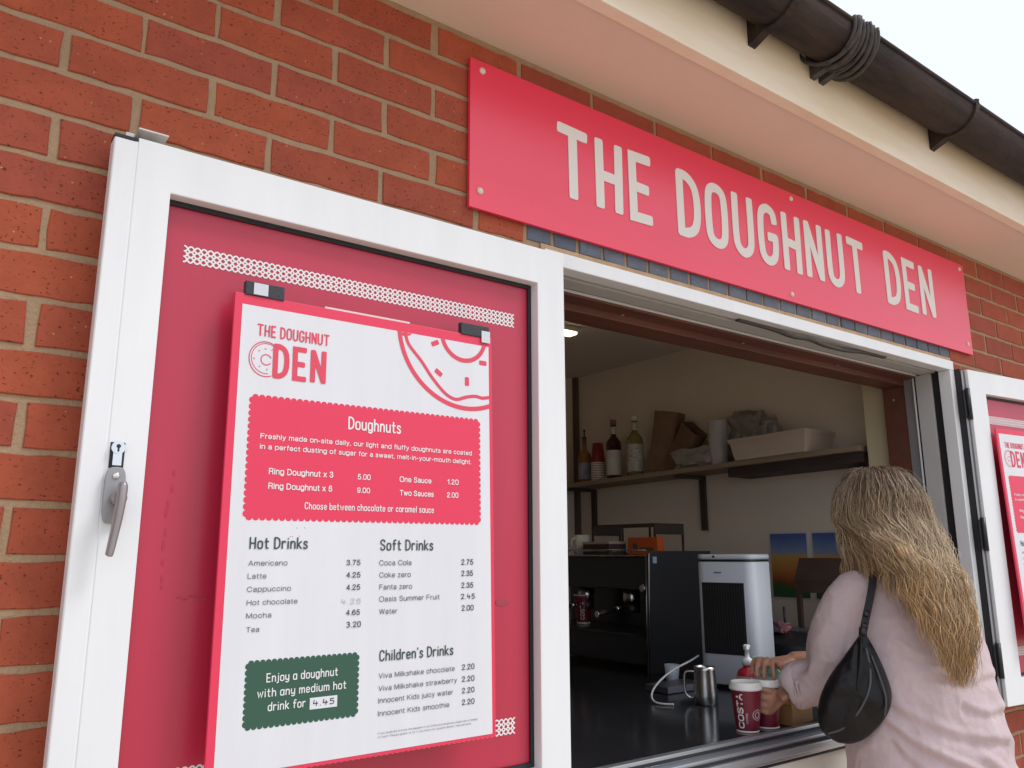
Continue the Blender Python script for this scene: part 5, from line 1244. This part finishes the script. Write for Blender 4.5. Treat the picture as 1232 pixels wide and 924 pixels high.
for ci in range(150):
    az = hr.uniform(-1.95, 1.85); lift = hr.uniform(.0, .10); length = hr.uniform(.45, 1.0)
    g0 = catmull(guide(az, lift, length), 5); K = len(g0); ph = hr.uniform(0, 6.28); ph2 = hr.uniform(0, 6.28); wl = hr.uniform(.075, .13); am = hr.uniform(.003, .0085)
    L_ = [0]
    for i in range(1, K): L_.append(L_[-1]+(g0[i]-g0[i-1]).length)
    gd = []
    for i, q in enumerate(g0):
        u = max(0, min(1, (L_[i]-.13)/.12)); a = L_[i]/wl*2*PI
        gd.append(q+RT*am*u*math.sin(a+ph)+(-FW)*am*.8*u*math.cos(a*.9+ph2)+RT*.012*u*noise.noise(Vector((ci, L_[i]*6, 0))))
    csh = hr.gauss(0, .09)
    for si in range(40):
        ox, oy = hr.gauss(0, 1), hr.gauss(0, 1); cut = hr.randint(0, 5); tw = hr.uniform(-1, 1)
        pts = []
        for i, q in enumerate(gd[:K-cut]):
            s_ = L_[i]/L_[-1]; sp = .0165*math.sin(min(1, s_*2.4)*PI/2)*(1-.45*s_)+.0012
            a = tw*s_*2
            pts.append(q+RT*(ox*math.cos(a)-oy*math.sin(a))*sp-FW*(abs(ox*math.sin(a)+oy*math.cos(a)))*sp*.75+Vector((0, 0, noise.noise(Vector((si*3.1, ci*1.7, L_[i]*11)))*.011))+RT*(noise.noise(Vector((si*1.3+9, ci*2.7, L_[i]*13)))*.006))
        strand(pts, hr.uniform(.00036, .00078), csh+hr.gauss(0, .05))
for k in range(190):                                     # stray single hairs
    az = hr.uniform(-2.0, 2.0); g0 = catmull(guide(az, hr.uniform(.02, .22), hr.uniform(.3, 1)), 5); ph = hr.uniform(0, 6)
    strand([q+RT*.012*math.sin(i*.5+ph)*min(1, i/12)+(RT*hr.uniform(.0, .0006)*i if az > .4 else RT*0) for i, q in enumerate(g0)], .0006)
me = H_.mesh('hair', [hm]); att = me.attributes.new('along', 'FLOAT', 'POINT'); att.data.foreach_set('value', ALONG)
hair = bpy.data.objects.new('hair', me); col.objects.link(hair); hair.parent = person
cap = MB(); cap.ellipsoid(loc(HC+Vector((0, 0, .004))-FW*.006), HX*.99, HY*.98, HZ*.985, mtx=R3, u=24, v=16)
keep = [(i, f) for i, f in enumerate(cap.f)]
cap2 = MB(); cap2.v = cap.v
for i, f in keep:
    c = sum((Vector(cap.v[k]) for k in f), Vector())/len(f)-loc(HC)
    if c.dot(FW) < .045 or c.z > .065: cap2.face(f, 0, True)
cap2.build('hair_underlayer', mat('hair_root', (.085, .052, .032), .7), hair)

# ================================================================== shoulder bag
bag = thing('shoulder_bag', (1.800, -.216, 1.142), 'black crescent shoulder bag hanging at the woman\'s left side', 'bag')
LEATHER = mat('black_leather', (.008, .0075, .009), .40, .3, var=.2, vscale=30, bump=.6, bscale=45)
BO = Vector((1.800, -.216, 1.142)); 
V_ = (CAM-BO); V_.z = 0; BN = V_.normalized(); BX = Vector((0, 0, 1)).cross(BN).normalized()     # BX: to the right in the photo
def bl(x, z, d=0): return BX*x+Vector((0, 0, z))+BN*d
prof = [(.027, 0.175), (.039, .157), (.055, .122), (.069, .080), (.076, .042), (.068, .004), (.042, -.034), (.010, -.062), (-.021, -.075), (-.055, -.070), (-.080, -.050), (-.087, -.018), (-.078, .024), (-.055, .069), (-.021, .114), (.014, .160)]
pr = [(q.x, q.y) for q in catmull([(a, b_, 0) for a, b_ in prof], 4, True)]
cx = sum(a for a, _ in pr)/len(pr); cz = sum(b_ for _, b_ in pr)/len(pr)
q = MB(); R = []
for k in range(13):
    t = -PI/2+PI*k/12; s_ = max(.0004, math.cos(t))**.55; d = math.sin(t)*.040
    row = []
    for a, b_ in pr:
        x, z = cx+(a-cx)*s_, cz+(b_-cz)*s_; up_ = max(0, min(1, (z+.02)/.12)); fr = max(0, math.sin(PI*k/12))**.5 if k < 7 else 1
        wr = .0042*math.sin(math.atan2(x-.03, .24-z)*46)*up_+.0075*noise.noise(Vector((x*24, z*24, 2)))+.0040*(1-abs(noise.noise(Vector((x*34+z*20, z*22, 5))))*2)
        row.append(bl(x, z, d*(1-.45*max(0, (z-cz)/.15))+wr*(fr if t > 0 else .4)*(1 if math.cos(t) > .2 or t > 0 else 0)))
    R.append(row)
q.loft(R); q.build('bag_body', LEATHER, bag)
def onb(pts): return [bl(x, z, .0450*(1-.45*max(0, (z-cz)/.15))*max(.25, 1-((x-cx)**2+(z-cz)**2)/.034)) for x, z in pts]
q = MB(); q.tube(onb([(p.x, p.y) for p in catmull([(.030, .140, 0), (.035, .095, 0), (.028, .050, 0), (.004, .005, 0), (-.030, -.034, 0), (-.066, -.050, 0)], 6)]), .0030, 7)
q.tube(onb([(p.x, p.y) for p in catmull([(.040, .125, 0), (.053, .080, 0), (.062, .035, 0), (.056, -.004, 0)], 6)]), .0022, 7); q.build('piping', mat('leather_edge', (.06, .06, .065), .35), bag)
q = MB(); False and q.tube(onb([(p.x, p.y) for p in catmull([(.026, .11, 0), (.022, .06, 0), (-.002, .015, 0), (-.04, -.02, 0)], 6)]), .0016, 6)
# strap: from the bag's top over the left shoulder, buckle half way
TOPB = BO+bl(.027, .170)
SHT = P(.012, -.092, 1.458)
shp = [TOPB, TOPB.lerp(SHT, .25)-FW*.004, TOPB.lerp(SHT, .5)-FW*.010, TOPB.lerp(SHT, .75)-FW*.012, SHT, P(.065, -.085, 1.464), P(.125, -.085, 1.42), P(.160, -.07, 1.33)]
sp_ = catmull(shp, 6); q = MB(); R = []
for i, c in enumerate(sp_):
    d = (sp_[min(i+1, len(sp_)-1)]-sp_[max(i-1, 0)]).normalized(); nrm = (BN*.8+Vector((0, 0, .6))); sd_ = d.cross(nrm).normalized(); nn = sd_.cross(d).normalized()
    R.append([c+sd_*.0085-nn*.0012-BO, c+sd_*.0085+nn*.0012-BO, c-sd_*.0085+nn*.0012-BO, c-sd_*.0085-nn*.0012-BO])
q.loft(R, smooth=False); q.build('strap', mat('webbing', (.018, .018, .022), .7, bump=.3, bscale=300), bag)
q = MB()
for k in (3, 7): 
    c = sp_[k]-BO; q.ellipsoid(c+BN*.001, .011, .008, .008)
q.tube([TOPB-BO-Vector((0, 0, .004)), TOPB-BO+Vector((0, 0, .014))], [.010, .008], 10); q.build('buckle', BLACK, bag)
